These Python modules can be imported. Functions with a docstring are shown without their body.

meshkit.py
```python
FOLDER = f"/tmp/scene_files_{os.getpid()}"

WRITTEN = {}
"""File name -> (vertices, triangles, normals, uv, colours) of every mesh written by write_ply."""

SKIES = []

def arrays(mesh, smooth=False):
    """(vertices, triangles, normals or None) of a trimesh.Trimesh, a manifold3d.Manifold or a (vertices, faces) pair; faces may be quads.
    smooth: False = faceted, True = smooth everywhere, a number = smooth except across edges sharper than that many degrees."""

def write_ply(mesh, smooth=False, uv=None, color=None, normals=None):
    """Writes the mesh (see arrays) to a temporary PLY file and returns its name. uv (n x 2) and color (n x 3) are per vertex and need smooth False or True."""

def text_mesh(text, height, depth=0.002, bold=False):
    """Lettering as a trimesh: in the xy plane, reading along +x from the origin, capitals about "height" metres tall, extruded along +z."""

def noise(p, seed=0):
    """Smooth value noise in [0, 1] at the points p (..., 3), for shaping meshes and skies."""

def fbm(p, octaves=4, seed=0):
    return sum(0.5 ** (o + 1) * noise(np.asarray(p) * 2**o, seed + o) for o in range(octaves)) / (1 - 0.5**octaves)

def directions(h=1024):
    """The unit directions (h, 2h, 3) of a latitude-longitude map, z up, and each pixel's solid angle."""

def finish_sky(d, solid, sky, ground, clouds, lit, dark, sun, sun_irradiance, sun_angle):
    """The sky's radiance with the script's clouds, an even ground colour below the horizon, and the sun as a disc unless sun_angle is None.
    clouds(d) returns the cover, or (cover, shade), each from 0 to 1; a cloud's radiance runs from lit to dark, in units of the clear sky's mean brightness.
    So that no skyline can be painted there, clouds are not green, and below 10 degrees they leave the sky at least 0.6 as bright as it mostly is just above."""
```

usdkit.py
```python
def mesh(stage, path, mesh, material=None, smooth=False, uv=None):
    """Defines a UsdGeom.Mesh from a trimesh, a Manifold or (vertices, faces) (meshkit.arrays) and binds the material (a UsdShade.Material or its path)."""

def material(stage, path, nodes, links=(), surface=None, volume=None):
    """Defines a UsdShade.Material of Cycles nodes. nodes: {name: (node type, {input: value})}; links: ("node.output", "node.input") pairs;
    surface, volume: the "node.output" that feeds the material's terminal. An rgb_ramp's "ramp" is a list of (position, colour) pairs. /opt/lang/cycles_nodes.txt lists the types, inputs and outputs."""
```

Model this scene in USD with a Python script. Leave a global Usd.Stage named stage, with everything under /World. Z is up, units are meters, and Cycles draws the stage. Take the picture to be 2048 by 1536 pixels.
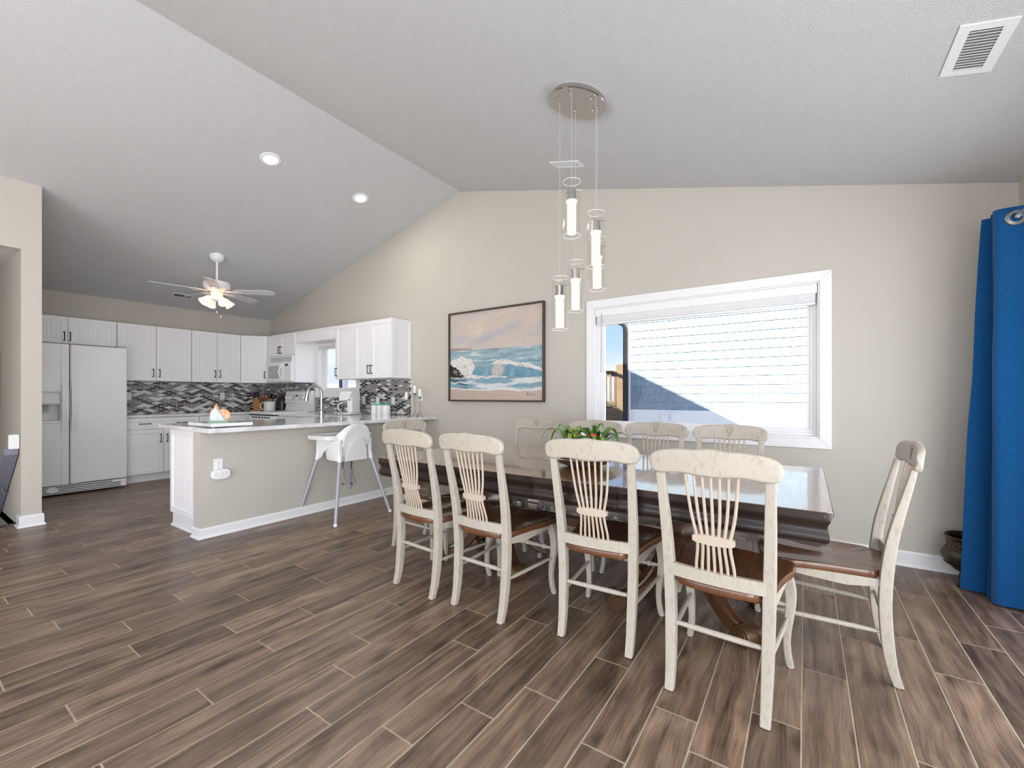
import math, random
import numpy as np, trimesh, shapely
from shapely.geometry import Polygon, box as sbox
from pxr import Usd, UsdGeom, UsdLux, UsdShade, Gf, Sdf, Vt
import usdkit, meshkit

stage = Usd.Stage.CreateInMemory()
UsdGeom.SetStageUpAxis(stage, 'Z')
UsdGeom.SetStageMetersPerUnit(stage, 1.0)
world = UsdGeom.Xform.Define(stage, '/World')
stage.SetDefaultPrim(world.GetPrim())
UsdGeom.Scope.Define(stage, '/World/Looks')
PI = math.pi

# ------------------------------------------------------------------ camera, sky, sun, out-of-view lights, exposure
YAW = 0.596                       # the room's long wall runs along x, the camera looks 34 degrees left of +y
CAM_H = 1.2
cam = UsdGeom.Camera.Define(stage, '/World/camera')
cam.CreateHorizontalApertureAttr(36.0)
cam.CreateVerticalApertureAttr(27.0)
cam.CreateFocalLengthAttr(866.0 / 2048 * 36.0)
cam.CreateVerticalApertureOffsetAttr(23.0 / 2048 * 36.0)
cam.CreateClippingRangeAttr((0.02, 500.0))
cam.CreateExposureAttr(0.33)
cx = UsdGeom.Xformable(cam)
cx.AddTranslateOp().Set(Gf.Vec3d(0, 0, CAM_H))
cx.AddRotateXYZOp().Set(Gf.Vec3f(90, 0, math.degrees(YAW)))

SUN_DIR = np.array([-0.35, 1.0, -0.663]); SUN_DIR = SUN_DIR / np.linalg.norm(SUN_DIR)   # the way the sunlight travels
sky_mat = usdkit.material(stage, '/World/Looks/sky', {
    'tc': ('texture_coordinate', {}),
    'sky': ('sky_texture', {'sky_type': 'preetham', 'sun_disc': False, 'sun_direction': tuple(-SUN_DIR), 'turbidity': 2.2, 'ground_albedo': 0.3}),
    'mp': ('mapping', {'scale': (1.3, 1.3, 3.6), 'location': (3.1, 0.4, 0.2)}),
    'n': ('noise_texture', {'scale': 2.2, 'detail': 7, 'roughness': 0.55}),
    'r': ('rgb_ramp', {'ramp': [(0.0, (0, 0, 0)), (0.40, (0.12, 0.12, 0.12)), (0.62, (0.62, 0.62, 0.62)), (1.0, (0.85, 0.85, 0.85))]}),
    'mul': ('mix_color', {'blend_type': 'multiply', 'fac': 1.0, 'b': (0.70, 0.88, 1.03), 'use_clamp': False}),
    'm': ('mix_color', {'blend_type': 'mix', 'b': (0.95, 0.97, 1.0)}),
    'bg': ('background_shader', {'strength': 1.0})},
    [('tc.generated', 'mp.vector'), ('tc.generated', 'sky.vector'), ('mp.vector', 'n.vector'), ('n.fac', 'r.fac'), ('r.color', 'm.fac'), ('sky.color', 'mul.a'), ('mul.result', 'm.a'), ('m.result', 'bg.color')], surface='bg.background')
dome = UsdLux.DomeLight.Define(stage, '/World/sky_light')
dome.CreateIntensityAttr(1.0)
UsdShade.MaterialBindingAPI.Apply(dome.GetPrim()).Bind(sky_mat)

sun = UsdLux.DistantLight.Define(stage, '/World/sun_light')
sun.CreateIntensityAttr(3.6); sun.CreateNormalizeAttr(True); sun.CreateAngleAttr(0.53); sun.CreateColorAttr(Gf.Vec3f(1.0, 0.89, 0.74))
_z = -SUN_DIR; _x = np.cross([0, 0, 1.0], _z); _x /= np.linalg.norm(_x); _y = np.cross(_z, _x)
UsdGeom.Xformable(sun).AddTransformOp().Set(Gf.Matrix4d(*[float(v) for v in (*_x, 0, *_y, 0, *_z, 0, 0, 0, 0, 1)]))

def rect_light(name, center, facing, w, h, power, color=(1, 1, 1)):
    """out-of-view soft light: a rectangle at an unseen wall opening, facing into the room"""
    L = UsdLux.RectLight.Define(stage, '/World/' + name)
    L.CreateWidthAttr(w); L.CreateHeightAttr(h); L.CreateIntensityAttr(power); L.CreateColorAttr(Gf.Vec3f(*color))
    z = -np.array(facing, float); z /= np.linalg.norm(z)
    up = np.array([0, 0, 1.0]) if abs(z[2]) < 0.9 else np.array([0, 1.0, 0])
    x = np.cross(up, z); x /= np.linalg.norm(x); y = np.cross(z, x)
    UsdGeom.Xformable(L).AddTransformOp().Set(Gf.Matrix4d(*[float(v) for v in (*x, 0, *y, 0, *z, 0, *center, 1)]))
    return L

DAY = (0.935, 0.97, 1.015)
rect_light('door_daylight_front', (-1.3, -3.12, 1.35), (0, 1, 1.0), 4.6, 2.1, 4.6, DAY)      # unseen source behind the camera, tilted up to light the ceiling
rect_light('door_daylight_side', (1.115, -1.0, 1.07), (-1, 0, 0.05), 2.9, 1.95, 6.6, DAY)     # unseen source at the right wall, lights the kitchen and peninsula
rect_light('door_daylight_side_far', (1.27, 2.25, 1.07), (-1, 0.3, 0.05), 1.95, 1.95, 2.9, DAY)  # out of view beside the curtain, turned to light it and the long wall

# ------------------------------------------------------------------ materials
def G(v): return (v, v, v)
def srgb(r, g, b):
    return tuple(((c / 255) / 12.92 if c / 255 <= 0.04045 else ((c / 255 + 0.055) / 1.055) ** 2.4) for c in (r, g, b))
MATS = {}
def M(name, color, rough=0.5, metal=0.0, spec=0.5, bump=None, var=None, coat=0.0, emit=None, trans=0.0, ior=1.5, coord='geo', rvar=0.0, sub=None, sheen=0.0):
    """principled material; bump = (scale, strength, distance[, detail]); var = (second colour, scale or scale vector, sharp low, sharp high)"""
    nodes = {'p': ('principled_bsdf', {'base_color': color, 'roughness': rough, 'metallic': metal, 'specular_ior_level': spec, 'coat_weight': coat, 'coat_roughness': 0.08, 'transmission_weight': trans, 'ior': ior, 'sheen_weight': sheen})}
    links = []
    if emit: nodes['p'][1].update(emission_color=emit[0], emission_strength=emit[1])
    if coord == 'geo': nodes['g'] = ('geometry', {}); src = 'g.position'
    else: nodes['g'] = ('texture_coordinate', {}); src = 'g.object'
    if var:
        c2, sc, lo, hi = var
        sc = (sc,) * 3 if np.ndim(sc) == 0 else sc
        nodes['vm'] = ('mapping', {'scale': sc}); nodes['vn'] = ('noise_texture', {'scale': 1.0, 'detail': 5, 'roughness': 0.6})
        nodes['vr'] = ('rgb_ramp', {'ramp': [(0, color), (lo, color), (hi, c2), (1, c2)]})
        links += [(src, 'vm.vector'), ('vm.vector', 'vn.vector'), ('vn.fac', 'vr.fac'), ('vr.color', 'p.base_color')]
    if bump:
        b = bump if len(bump) == 4 else (*bump, 3)
        sc = (b[0],) * 3 if np.ndim(b[0]) == 0 else b[0]
        nodes['bm'] = ('mapping', {'scale': sc}); nodes['bn'] = ('noise_texture', {'scale': 1.0, 'detail': b[3], 'roughness': 0.6})
        nodes['b'] = ('bump', {'strength': b[1], 'distance': b[2]})
        links += [(src, 'bm.vector'), ('bm.vector', 'bn.vector'), ('bn.fac', 'b.height'), ('b.normal', 'p.normal')]
        if rvar:
            nodes['rm'] = ('map_range', {'to_min': rough - rvar, 'to_max': rough + rvar, 'from_min': 0.3, 'from_max': 0.7})
            links += [('bn.fac', 'rm.value'), ('rm.result', 'p.roughness')]
    MATS[name] = usdkit.material(stage, '/World/Looks/' + name, nodes, links, surface='p.BSDF')
    return MATS[name]

def wood(name, stops, across, along, axis='y', rough=0.35, coat=0.0, tone=(0.8, 1.2), per_piece=True, bump=0.25, spec=0.5, coord='geo', rv=0.1):
    """streaked wood grain running along the axis; every piece (object or island) gets its own patch and tone"""
    ia = 'xyz'.index(axis)
    def sc(a, l): s = [a] * 3; s[ia] = l; return tuple(s)
    nodes = {
        'g': ('geometry', {}), 'oi': ('object_info', {}), 'tc': ('texture_coordinate', {}),
        'add': ('math', {'math_type': 'add'}), 'fr': ('math', {'math_type': 'fraction'}),
        'wn': ('white_noise_texture', {'dimensions': '1D'}), 'off': ('vector_math', {'math_type': 'multiply', 'vector2': (37, 41, 29) if per_piece else (0, 0, 0)}), 'pos': ('vector_math', {'math_type': 'add'}),
        'm1': ('mapping', {'scale': sc(across, along)}), 'n1': ('noise_texture', {'scale': 1.0, 'detail': 7, 'roughness': 0.62, 'distortion': 1.1}),
        'm2': ('mapping', {'scale': sc(across * 9, along * 3)}), 'n2': ('noise_texture', {'scale': 1.0, 'detail': 4, 'roughness': 0.6}),
        'm3': ('mapping', {'scale': sc(across * 0.3, along * 0.8)}), 'n3': ('noise_texture', {'scale': 1.0, 'detail': 3, 'roughness': 0.5}),
        'mix1': ('mix_float', {'fac': 0.22}), 'mix2': ('mix_float', {'fac': 0.46}),
        'r': ('rgb_ramp', {'ramp': stops}),
        'tone': ('map_range', {'to_min': tone[0], 'to_max': tone[1]}), 'hv': ('hsv', {}),
        'rr': ('map_range', {'from_min': 0.3, 'from_max': 0.7, 'to_min': rough - rv, 'to_max': rough + rv}),
        'b': ('bump', {'strength': bump, 'distance': 0.004}),
        'p': ('principled_bsdf', {'roughness': rough, 'coat_weight': coat, 'coat_roughness': 0.06, 'specular_ior_level': spec})}
    src = 'g.position' if coord == 'geo' else 'tc.object'
    links = [('g.random_per_island', 'add.value1'), ('oi.random', 'add.value2'), ('add.value', 'fr.value1'), ('fr.value', 'wn.w'), ('wn.color', 'off.vector1'), (src, 'pos.vector1'), ('off.vector', 'pos.vector2'),
             ('pos.vector', 'm1.vector'), ('pos.vector', 'm2.vector'), ('pos.vector', 'm3.vector'), ('m1.vector', 'n1.vector'), ('m2.vector', 'n2.vector'), ('m3.vector', 'n3.vector'),
             ('n1.fac', 'mix1.a'), ('n2.fac', 'mix1.b'), ('mix1.result', 'mix2.a'), ('n3.fac', 'mix2.b'), ('mix2.result', 'r.fac'), ('r.color', 'hv.color'), ('wn.value', 'tone.value'), ('tone.result', 'hv.value'), ('hv.color', 'p.base_color'),
             ('n2.fac', 'rr.value'), ('rr.result', 'p.roughness'), ('mix1.result', 'b.height'), ('b.normal', 'p.normal')]
    MATS[name] = usdkit.material(stage, '/World/Looks/' + name, nodes, links, surface='p.BSDF')
    return MATS[name]

def pane_mat(name, tint=(1, 1, 1), ior=1.45, rough=0.0):
    """thin clear glass: mirror by fresnel on the faces seen from outside the glass, clear from within it"""
    MATS[name] = usdkit.material(stage, '/World/Looks/' + name, {'t': ('transparent_bsdf', {'color': tint}), 'g': ('glossy_bsdf', {'color': (1, 1, 1), 'roughness': rough}), 'f': ('fresnel', {'IOR': ior}), 'ge': ('geometry', {}), 'inv': ('math', {'math_type': 'subtract', 'value1': 1.0}), 'mu': ('math', {'math_type': 'multiply'}), 'm': ('mix_closure', {})},
        [('ge.backfacing', 'inv.value2'), ('inv.value', 'mu.value1'), ('f.fac', 'mu.value2'), ('mu.value', 'm.fac'), ('t.BSDF', 'm.closure1'), ('g.BSDF', 'm.closure2')], surface='m.closure')
    return MATS[name]

def emitter(name, color, strength):
    MATS[name] = usdkit.material(stage, '/World/Looks/' + name, {'e': ('emission', {'color': color, 'strength': strength})}, [], surface='e.emission')
    return MATS[name]

M('wall_paint', srgb(191, 186, 176), 0.75, spec=0.25, bump=(90, 0.08, 0.002))
M('ceiling_popcorn', (.660, .664, .668), 0.95, spec=0.1, bump=(215, 0.85, 0.008, 2))
M('white_trim', G(0.80), 0.35, spec=0.4)
M('white_cabinet', srgb(236, 236, 237), 0.38, spec=0.4)
M('white_appliance', srgb(233, 234, 236), 0.3, spec=0.5, bump=(260, 0.15, 0.001))
M('white_plastic', G(0.82), 0.35, spec=0.5)
M('grey_plastic', G(0.42), 0.4)
M('dark_gap', G(0.012), 0.6)
M('black_metal', G(0.02), 0.35, metal=0.6)
M('black_plastic', G(0.015), 0.35)
M('grout', srgb(186, 170, 150), 0.9, spec=0.2, var=(srgb(164, 148, 130), 6, 0.35, 0.7))
M('chrome', (.52, .50, .48), 0.1, metal=1.0)
M('brushed_nickel', (0.42, 0.41, 0.39), 0.3, metal=1.0)
M('brushed_steel', (0.48, 0.46, 0.43), 0.3, metal=1.0)
M('bronze_dark', (0.10, 0.085, 0.06), 0.42, metal=0.85, var=((0.035, 0.03, 0.024), 9, 0.35, 0.7), bump=(60, 0.25, 0.003))
M('bronze_relief', (0.16, 0.10, 0.055), 0.5, metal=0.7, var=((0.03, 0.022, 0.016), 75, 0.4, 0.6), bump=(75, 1.0, 0.006))
def plank_material(name):
    nodes = {
        'g': ('geometry', {}), 'oi': ('object_info', {}), 'add': ('math', {'math_type': 'add'}), 'fr': ('math', {'math_type': 'fraction'}),
        'wn': ('white_noise_texture', {'dimensions': '1D'}), 'off': ('vector_math', {'math_type': 'multiply', 'vector2': (37, 41, 29)}), 'pos': ('vector_math', {'math_type': 'add'}),
        'mw': ('mapping', {'scale': (7, 2.6, 1)}), 'nw': ('noise_texture', {'scale': 1.0, 'detail': 2}), 'wv': ('vector_math', {'math_type': 'multiply', 'vector2': (0.05, 0.0, 0.0)}), 'pw': ('vector_math', {'math_type': 'add'}),
        'm1': ('mapping', {'scale': (24, 1.2, 1)}), 'n1': ('noise_texture', {'scale': 1.0, 'detail': 6, 'roughness': 0.6, 'distortion': 0.6}),
        'm2': ('mapping', {'scale': (190, 5, 1)}), 'n2': ('noise_texture', {'scale': 1.0, 'detail': 4, 'roughness': 0.65}),
        'm3': ('mapping', {'scale': (8.5, 2.4, 1)}), 'n3': ('noise_texture', {'scale': 1.0, 'detail': 4, 'roughness': 0.6, 'distortion': 1.0}),
        'mk': ('mapping', {'scale': (7.0, 2.4, 1)}), 'vk': ('voronoi_texture', {'scale': 1.0, 'randomness': 1.0}), 'rk': ('rgb_ramp', {'ramp': [(0.0, G(0.22)), (0.07, G(0.45)), (0.16, G(0.85)), (0.24, G(1.0)), (1, G(1.0))]}),
        'mixa': ('mix_float', {'fac': 0.30}), 'mixb': ('mix_float', {'fac': 0.36}),
        'r': ('rgb_ramp', {'ramp': [(0.27, (0.015, 0.009, 0.006)), (0.38, (0.060, 0.037, 0.025)), (0.47, (0.138, 0.088, 0.059)), (0.56, (0.225, 0.152, 0.103)), (0.73, (0.42, 0.30, 0.21))]}),
        'kn': ('mix_color', {'blend_type': 'multiply', 'fac': 1.0}), 'tone': ('map_range', {'to_min': 0.74, 'to_max': 1.18}), 'hv': ('hsv', {}),
        'rr': ('map_range', {'from_min': 0.3, 'from_max': 0.7, 'to_min': 0.22, 'to_max': 0.46}), 'b': ('bump', {'strength': 0.7, 'distance': 0.0035}),
        'p': ('principled_bsdf', {'specular_ior_level': 0.5})}
    links = [('g.random_per_island', 'add.value1'), ('oi.random', 'add.value2'), ('add.value', 'fr.value1'), ('fr.value', 'wn.w'), ('wn.color', 'off.vector1'), ('g.position', 'pos.vector1'), ('off.vector', 'pos.vector2'),
             ('pos.vector', 'mw.vector'), ('mw.vector', 'nw.vector'), ('nw.color', 'wv.vector1'), ('pos.vector', 'pw.vector1'), ('wv.vector', 'pw.vector2'),
             ('pw.vector', 'm1.vector'), ('pw.vector', 'm2.vector'), ('pw.vector', 'm3.vector'), ('pw.vector', 'mk.vector'), ('m1.vector', 'n1.vector'), ('m2.vector', 'n2.vector'), ('m3.vector', 'n3.vector'), ('mk.vector', 'vk.vector'), ('vk.distance', 'rk.fac'),
             ('n1.fac', 'mixa.a'), ('n2.fac', 'mixa.b'), ('mixa.result', 'mixb.a'), ('n3.fac', 'mixb.b'), ('mixb.result', 'r.fac'), ('r.color', 'kn.a'), ('rk.color', 'kn.b'), ('kn.result', 'hv.color'), ('wn.value', 'tone.value'), ('tone.result', 'hv.value'), ('hv.color', 'p.base_color'),
             ('n2.fac', 'rr.value'), ('rr.result', 'p.roughness'), ('mixa.result', 'b.height'), ('b.normal', 'p.normal')]
    MATS[name] = usdkit.material(stage, '/World/Looks/' + name, nodes, links, surface='p.BSDF')
plank_material('plank_wood')
pane_mat('window_glass', ior=1.16)

# ------------------------------------------------------------------ naming, labelling and mesh helpers
TAKEN = {}
def fresh(parent, name):
    k = (parent, name); n = TAKEN.get(k, -1) + 1; TAKEN[k] = n
    return f'{parent}/{name}' + (f'_{n:03d}' if n else '')
def setd(prim, **kw):
    for k, v in kw.items():
        if v: prim.SetCustomDataByKey(k, v)
def thing(name, label, cat, loc=(0, 0, 0), rotz=0.0, group=None, kind=None):
    p = fresh('/World', name); x = UsdGeom.Xform.Define(stage, p)
    x.AddTranslateOp().Set(Gf.Vec3d(*[float(v) for v in loc])); x.AddRotateZOp().Set(math.degrees(rotz))
    setd(x.GetPrim(), label=label, category=cat, group=group, kind=kind)
    return p
def obj(name, mesh, mat, parent='/World', smooth=30, label=None, kind=None):
    p = fresh(parent, name)
    m = usdkit.mesh(stage, p, mesh, MATS[mat] if isinstance(mat, str) else mat, smooth=smooth)
    setd(m.GetPrim(), label=label, kind=kind)
    return p
def single(name, mesh, mat, label, cat, group=None, kind=None, smooth=30):
    p = obj(name, mesh, mat, smooth=smooth); setd(stage.GetPrimAtPath(p), label=label, category=cat, group=group, kind=kind); return p
def struct(name, mesh, mat, smooth=False, label=None):
    p = obj(name, mesh, mat, smooth=smooth); setd(stage.GetPrimAtPath(p), kind='structure', label=label); return p
def copy(src, name, label, loc, rotz=0.0, group=None):
    was = stage.GetPrimAtPath(src).GetCustomData(); p = fresh('/World', name); x = UsdGeom.Xform.Define(stage, p)
    x.AddTranslateOp().Set(Gf.Vec3d(*[float(v) for v in loc])); x.AddRotateZOp().Set(math.degrees(rotz))
    x.GetPrim().GetReferences().AddInternalReference(src); x.GetPrim().SetInstanceable(True)
    setd(x.GetPrim(), label=label, category=was.get('category'), group=group or was.get('group'))
    return p

cat = trimesh.util.concatenate
def T(m, x=0, y=0, z=0): m = m.copy(); m.apply_translation((x, y, z)); return m
def R(m, ang, axis=(0, 0, 1), at=(0, 0, 0)): m = m.copy(); m.apply_transform(trimesh.transformations.rotation_matrix(ang, axis, at)); return m
def bx(x0, x1, y0, y1, z0, z1, b=0.0):
    """box; b chamfers every edge"""
    x0, x1 = min(x0, x1), max(x0, x1); y0, y1 = min(y0, y1), max(y0, y1); z0, z1 = min(z0, z1), max(z0, z1)
    b = min(b, (x1 - x0) * 0.45, (y1 - y0) * 0.45, (z1 - z0) * 0.45)
    if b <= 0:
        m = trimesh.creation.box((x1 - x0, y1 - y0, z1 - z0)); m.apply_translation(((x0 + x1) / 2, (y0 + y1) / 2, (z0 + z1) / 2)); return m
    pts = []
    for sx in (0, 1):
        for sy in (0, 1):
            for sz in (0, 1):
                X, Y, Z = (x0, x1)[sx], (y0, y1)[sy], (z0, z1)[sz]; dx, dy, dz = (b, -b)[sx], (b, -b)[sy], (b, -b)[sz]
                pts += [(X, Y + dy, Z + dz), (X + dx, Y, Z + dz), (X + dx, Y + dy, Z)]
    return trimesh.convex.convex_hull(np.array(pts))
def slab(x0, x1, y0, y1, z0, z1, b):
    """cheap piece: a box whose top edges are eased"""
    v = np.array([(x0, y0, z0), (x1, y0, z0), (x1, y1, z0), (x0, y1, z0), (x0, y0, z1 - b), (x1, y0, z1 - b), (x1, y1, z1 - b), (x0, y1, z1 - b), (x0 + b, y0 + b, z1), (x1 - b, y0 + b, z1), (x1 - b, y1 - b, z1), (x0 + b, y1 - b, z1)])
    f = []
    for a in (0, 4):
        for i in range(4):
            j = (i + 1) % 4; f += [(a + i, a + j, a + 4 + j), (a + i, a + 4 + j, a + 4 + i)]
    f += [(8, 9, 10), (8, 10, 11)]
    return trimesh.Trimesh(v, f, process=False)
def cyl(r, z0, z1, x=0, y=0, n=24, r2=None):
    r2 = r if r2 is None else r2
    return lathe([(0, z0), (r, z0), (r2, z1), (0, z1)], n, x, y)
def lathe(profile, n=32, x=0, y=0):
    p = np.array(profile, float); a = np.arange(n) * 2 * PI / n; v, f, idx = [], [], []
    for r, z in p:
        if r < 1e-6: idx.append([len(v)] * n); v.append((x, y, z))
        else: idx.append(list(range(len(v), len(v) + n))); v += [(x + r * math.cos(t), y + r * math.sin(t), z) for t in a]
    for k in range(len(p) - 1):
        A, B = idx[k], idx[k + 1]
        for i in range(n):
            j = (i + 1) % n
            if A[i] != A[j]: f.append((A[i], A[j], B[j]))
            if B[i] != B[j]: f.append((A[i], B[j], B[i]))
    return trimesh.Trimesh(np.array(v), np.array(f), process=False)
def tube(pts, r, n=8, caps=True):
    """round rod along a polyline, radius constant or per point"""
    p = np.array(pts, float); r = np.broadcast_to(np.asarray(r, float), (len(p),)); t = np.gradient(p, axis=0); t /= np.linalg.norm(t, axis=1, keepdims=True) + 1e-12
    ref = np.array([0, 0, 1.0]) if abs(t[:, 2]).max() < 0.9 else (np.array([1.0, 0, 0]) if abs(t[:, 0]).max() < 0.9 else np.array([0.577, 0.577, 0.577]))
    a = np.cross(t, ref); a /= np.linalg.norm(a, axis=1, keepdims=True) + 1e-12; b = np.cross(t, a); ang = np.arange(n) * 2 * PI / n
    v = (p[:, None] + r[:, None, None] * (np.cos(ang)[None, :, None] * a[:, None] + np.sin(ang)[None, :, None] * b[:, None])).reshape(-1, 3)
    return ring_mesh(v, len(p), n, caps)
def ring_mesh(v, rows, n, caps=True, closed=True):
    f = []
    for i in range(rows - 1):
        for j in range(n if closed else n - 1):
            k = (j + 1) % n; f += [(i * n + j, i * n + k, (i + 1) * n + k), (i * n + j, (i + 1) * n + k, (i + 1) * n + j)]
    v = np.asarray(v, float)
    if caps:
        c0, c1 = len(v), len(v) + 1; v = np.vstack([v, v[:n].mean(0), v[(rows - 1) * n:rows * n].mean(0)])
        for j in range(n): k = (j + 1) % n; f += [(c0, k, j), (c1, (rows - 1) * n + j, (rows - 1) * n + k)]
    m = trimesh.Trimesh(v, f, process=False)
    if caps and m.is_watertight and m.volume < 0: m.invert()
    return m
def rrect(w, d, c, k=2):
    """rounded rectangle outline w x d, corner c"""
    out = []
    for sx, sy, a0 in ((1, 1, 0), (-1, 1, PI / 2), (-1, -1, PI), (1, -1, 1.5 * PI)):
        for i in range(k + 1):
            a = a0 + PI / 2 * i / k; out.append((sx * (w / 2 - c) + c * math.cos(a), sy * (d / 2 - c) + c * math.sin(a)))
    return np.array(out)
def loft(sections, caps=True):
    """sections: list of (n x 3) rings"""
    n = len(sections[0]); return ring_mesh(np.vstack(sections), len(sections), n, caps)
def post(path, w, d, c=0.006, k=2):
    """square-section limb through path points (x, y, z); sections stay level; w, d per point"""
    w = np.broadcast_to(w, (len(path),)); d = np.broadcast_to(d, (len(path),)); secs = []
    for (x, y, z), a, b in zip(path, w, d):
        o = rrect(a, b, min(c, a * 0.45, b * 0.45), k); secs.append(np.column_stack([o[:, 0] + x, o[:, 1] + y, np.full(len(o), z)]))
    return loft(secs)
def smooth_path(pts, n):
    """cardinal spline through the points"""
    from scipy.interpolate import CubicSpline
    p = np.array(pts, float); s = np.r_[0, np.cumsum(np.linalg.norm(np.diff(p, axis=0), axis=1))]
    return CubicSpline(s, p)(np.linspace(0, s[-1], n))
def extr(poly, h, plane='xy', at=0.0):
    """shapely polygon extruded: plane 'xy' up z from at, 'xz' along +y from at, 'yz' along +x from at"""
    geoms = getattr(poly, 'geoms', [poly]); ms = [trimesh.creation.extrude_polygon(g, h, engine='earcut') for g in geoms if g.area > 1e-9]; m = cat(ms)
    v = m.vertices.copy()
    if plane == 'xy': v[:, 2] += at
    elif plane == 'xz': v = np.column_stack([v[:, 0], at + v[:, 2], v[:, 1]]); m = trimesh.Trimesh(v, m.faces[:, ::-1], process=False); return m
    else: v = np.column_stack([at + v[:, 2], v[:, 0], v[:, 1]])
    return trimesh.Trimesh(v, m.faces, process=False)
def mitre(path, prof, closed=False):
    """sweeps a profile of (outward, z) along a level 2d path; outward is to the right of travel"""
    p = np.array(path, float); n = len(p); secs = []
    for i in range(n):
        a = p[i] - p[i - 1] if (i > 0 or closed) else p[1] - p[0]; b = p[(i + 1) % n] - p[i] if (i < n - 1 or closed) else p[-1] - p[-2]
        a = a / np.linalg.norm(a); b = b / np.linalg.norm(b); na, nb = np.array([a[1], -a[0]]), np.array([b[1], -b[0]])
        m = na + nb; m /= max(1e-9, m @ na); secs.append([(p[i][0] + m[0] * o, p[i][1] + m[1] * o, z) for o, z in prof])
    if closed: secs.append(secs[0])
    return ring_mesh(np.array(secs).reshape(-1, 3), len(secs), len(prof), caps=not closed, closed=True)
rng = random.Random(7)

# ------------------------------------------------------------------ the room
WY, KX, RX, LX, FY = 4.09, -8.15, 1.123, -5.89, -3.2            # long wall, kitchen wall, right wall, left partition, wall behind the camera
RIDGE_X, RIDGE_Z, SLOPE = -3.555, 3.735, 0.252
def ceil_z(x): return RIDGE_Z - SLOPE * abs(x - RIDGE_X)
def roof_z(x): return 5.19 - 0.514 * abs(x - RIDGE_X)
TH = 0.14
# long wall with the dining window and the kitchen window
WIN = (-1.77, 0.088, 0.868, 2.080); KWIN = (-6.60, -5.60, 1.245, 2.06)
prof = Polygon([(KX - TH, -0.4), (RX + TH, -0.4), (RX + TH, roof_z(RX + TH)), (RIDGE_X, roof_z(RIDGE_X)), (KX - TH, roof_z(KX - TH))])
for w in (WIN, KWIN): prof = prof.difference(sbox(w[0], w[2], w[1], w[3]))
struct('wall_back', extr(prof, TH, 'xz', WY), 'wall_paint')
struct('wall_kitchen', bx(KX - TH, KX, 0.75, WY, -0.4, roof_z(KX)), 'wall_paint')
# right wall: door opening beside the curtain, plus an unseen opening for the side light
pr = sbox(FY - TH, -0.4, WY, ceil_z(RX) + 0.15)
for h in ((-2.6, 0.55, 0.05, 2.10), (1.15, 3.3, 0.05, 2.10)): pr = pr.difference(sbox(h[0], h[2], h[1], h[3]))
struct('wall_right', extr(pr, TH, 'yz', RX), 'wall_paint')
# wall behind the camera with a wide unseen opening for the front light
pf = Polygon([(LX - TH, -0.4), (RX + TH, -0.4), (RX + TH, ceil_z(RX) + 0.1), (RIDGE_X, RIDGE_Z + 0.1), (LX - TH, ceil_z(LX) + 0.1)]).difference(sbox(-5.3, 0.05, 0.5, 2.5))
struct('wall_front', extr(pf, TH, 'xz', FY - TH), 'wall_paint')
# left partition: open to the stairwell below a header
pl = sbox(FY - TH, -0.4, 0.88, ceil_z(LX) + 0.02).difference(sbox(-0.55, -0.5, 0.75, 2.53))
struct('wall_left', extr(pl, 0.13, 'yz', LX - 0.13), 'wall_paint')
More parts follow.
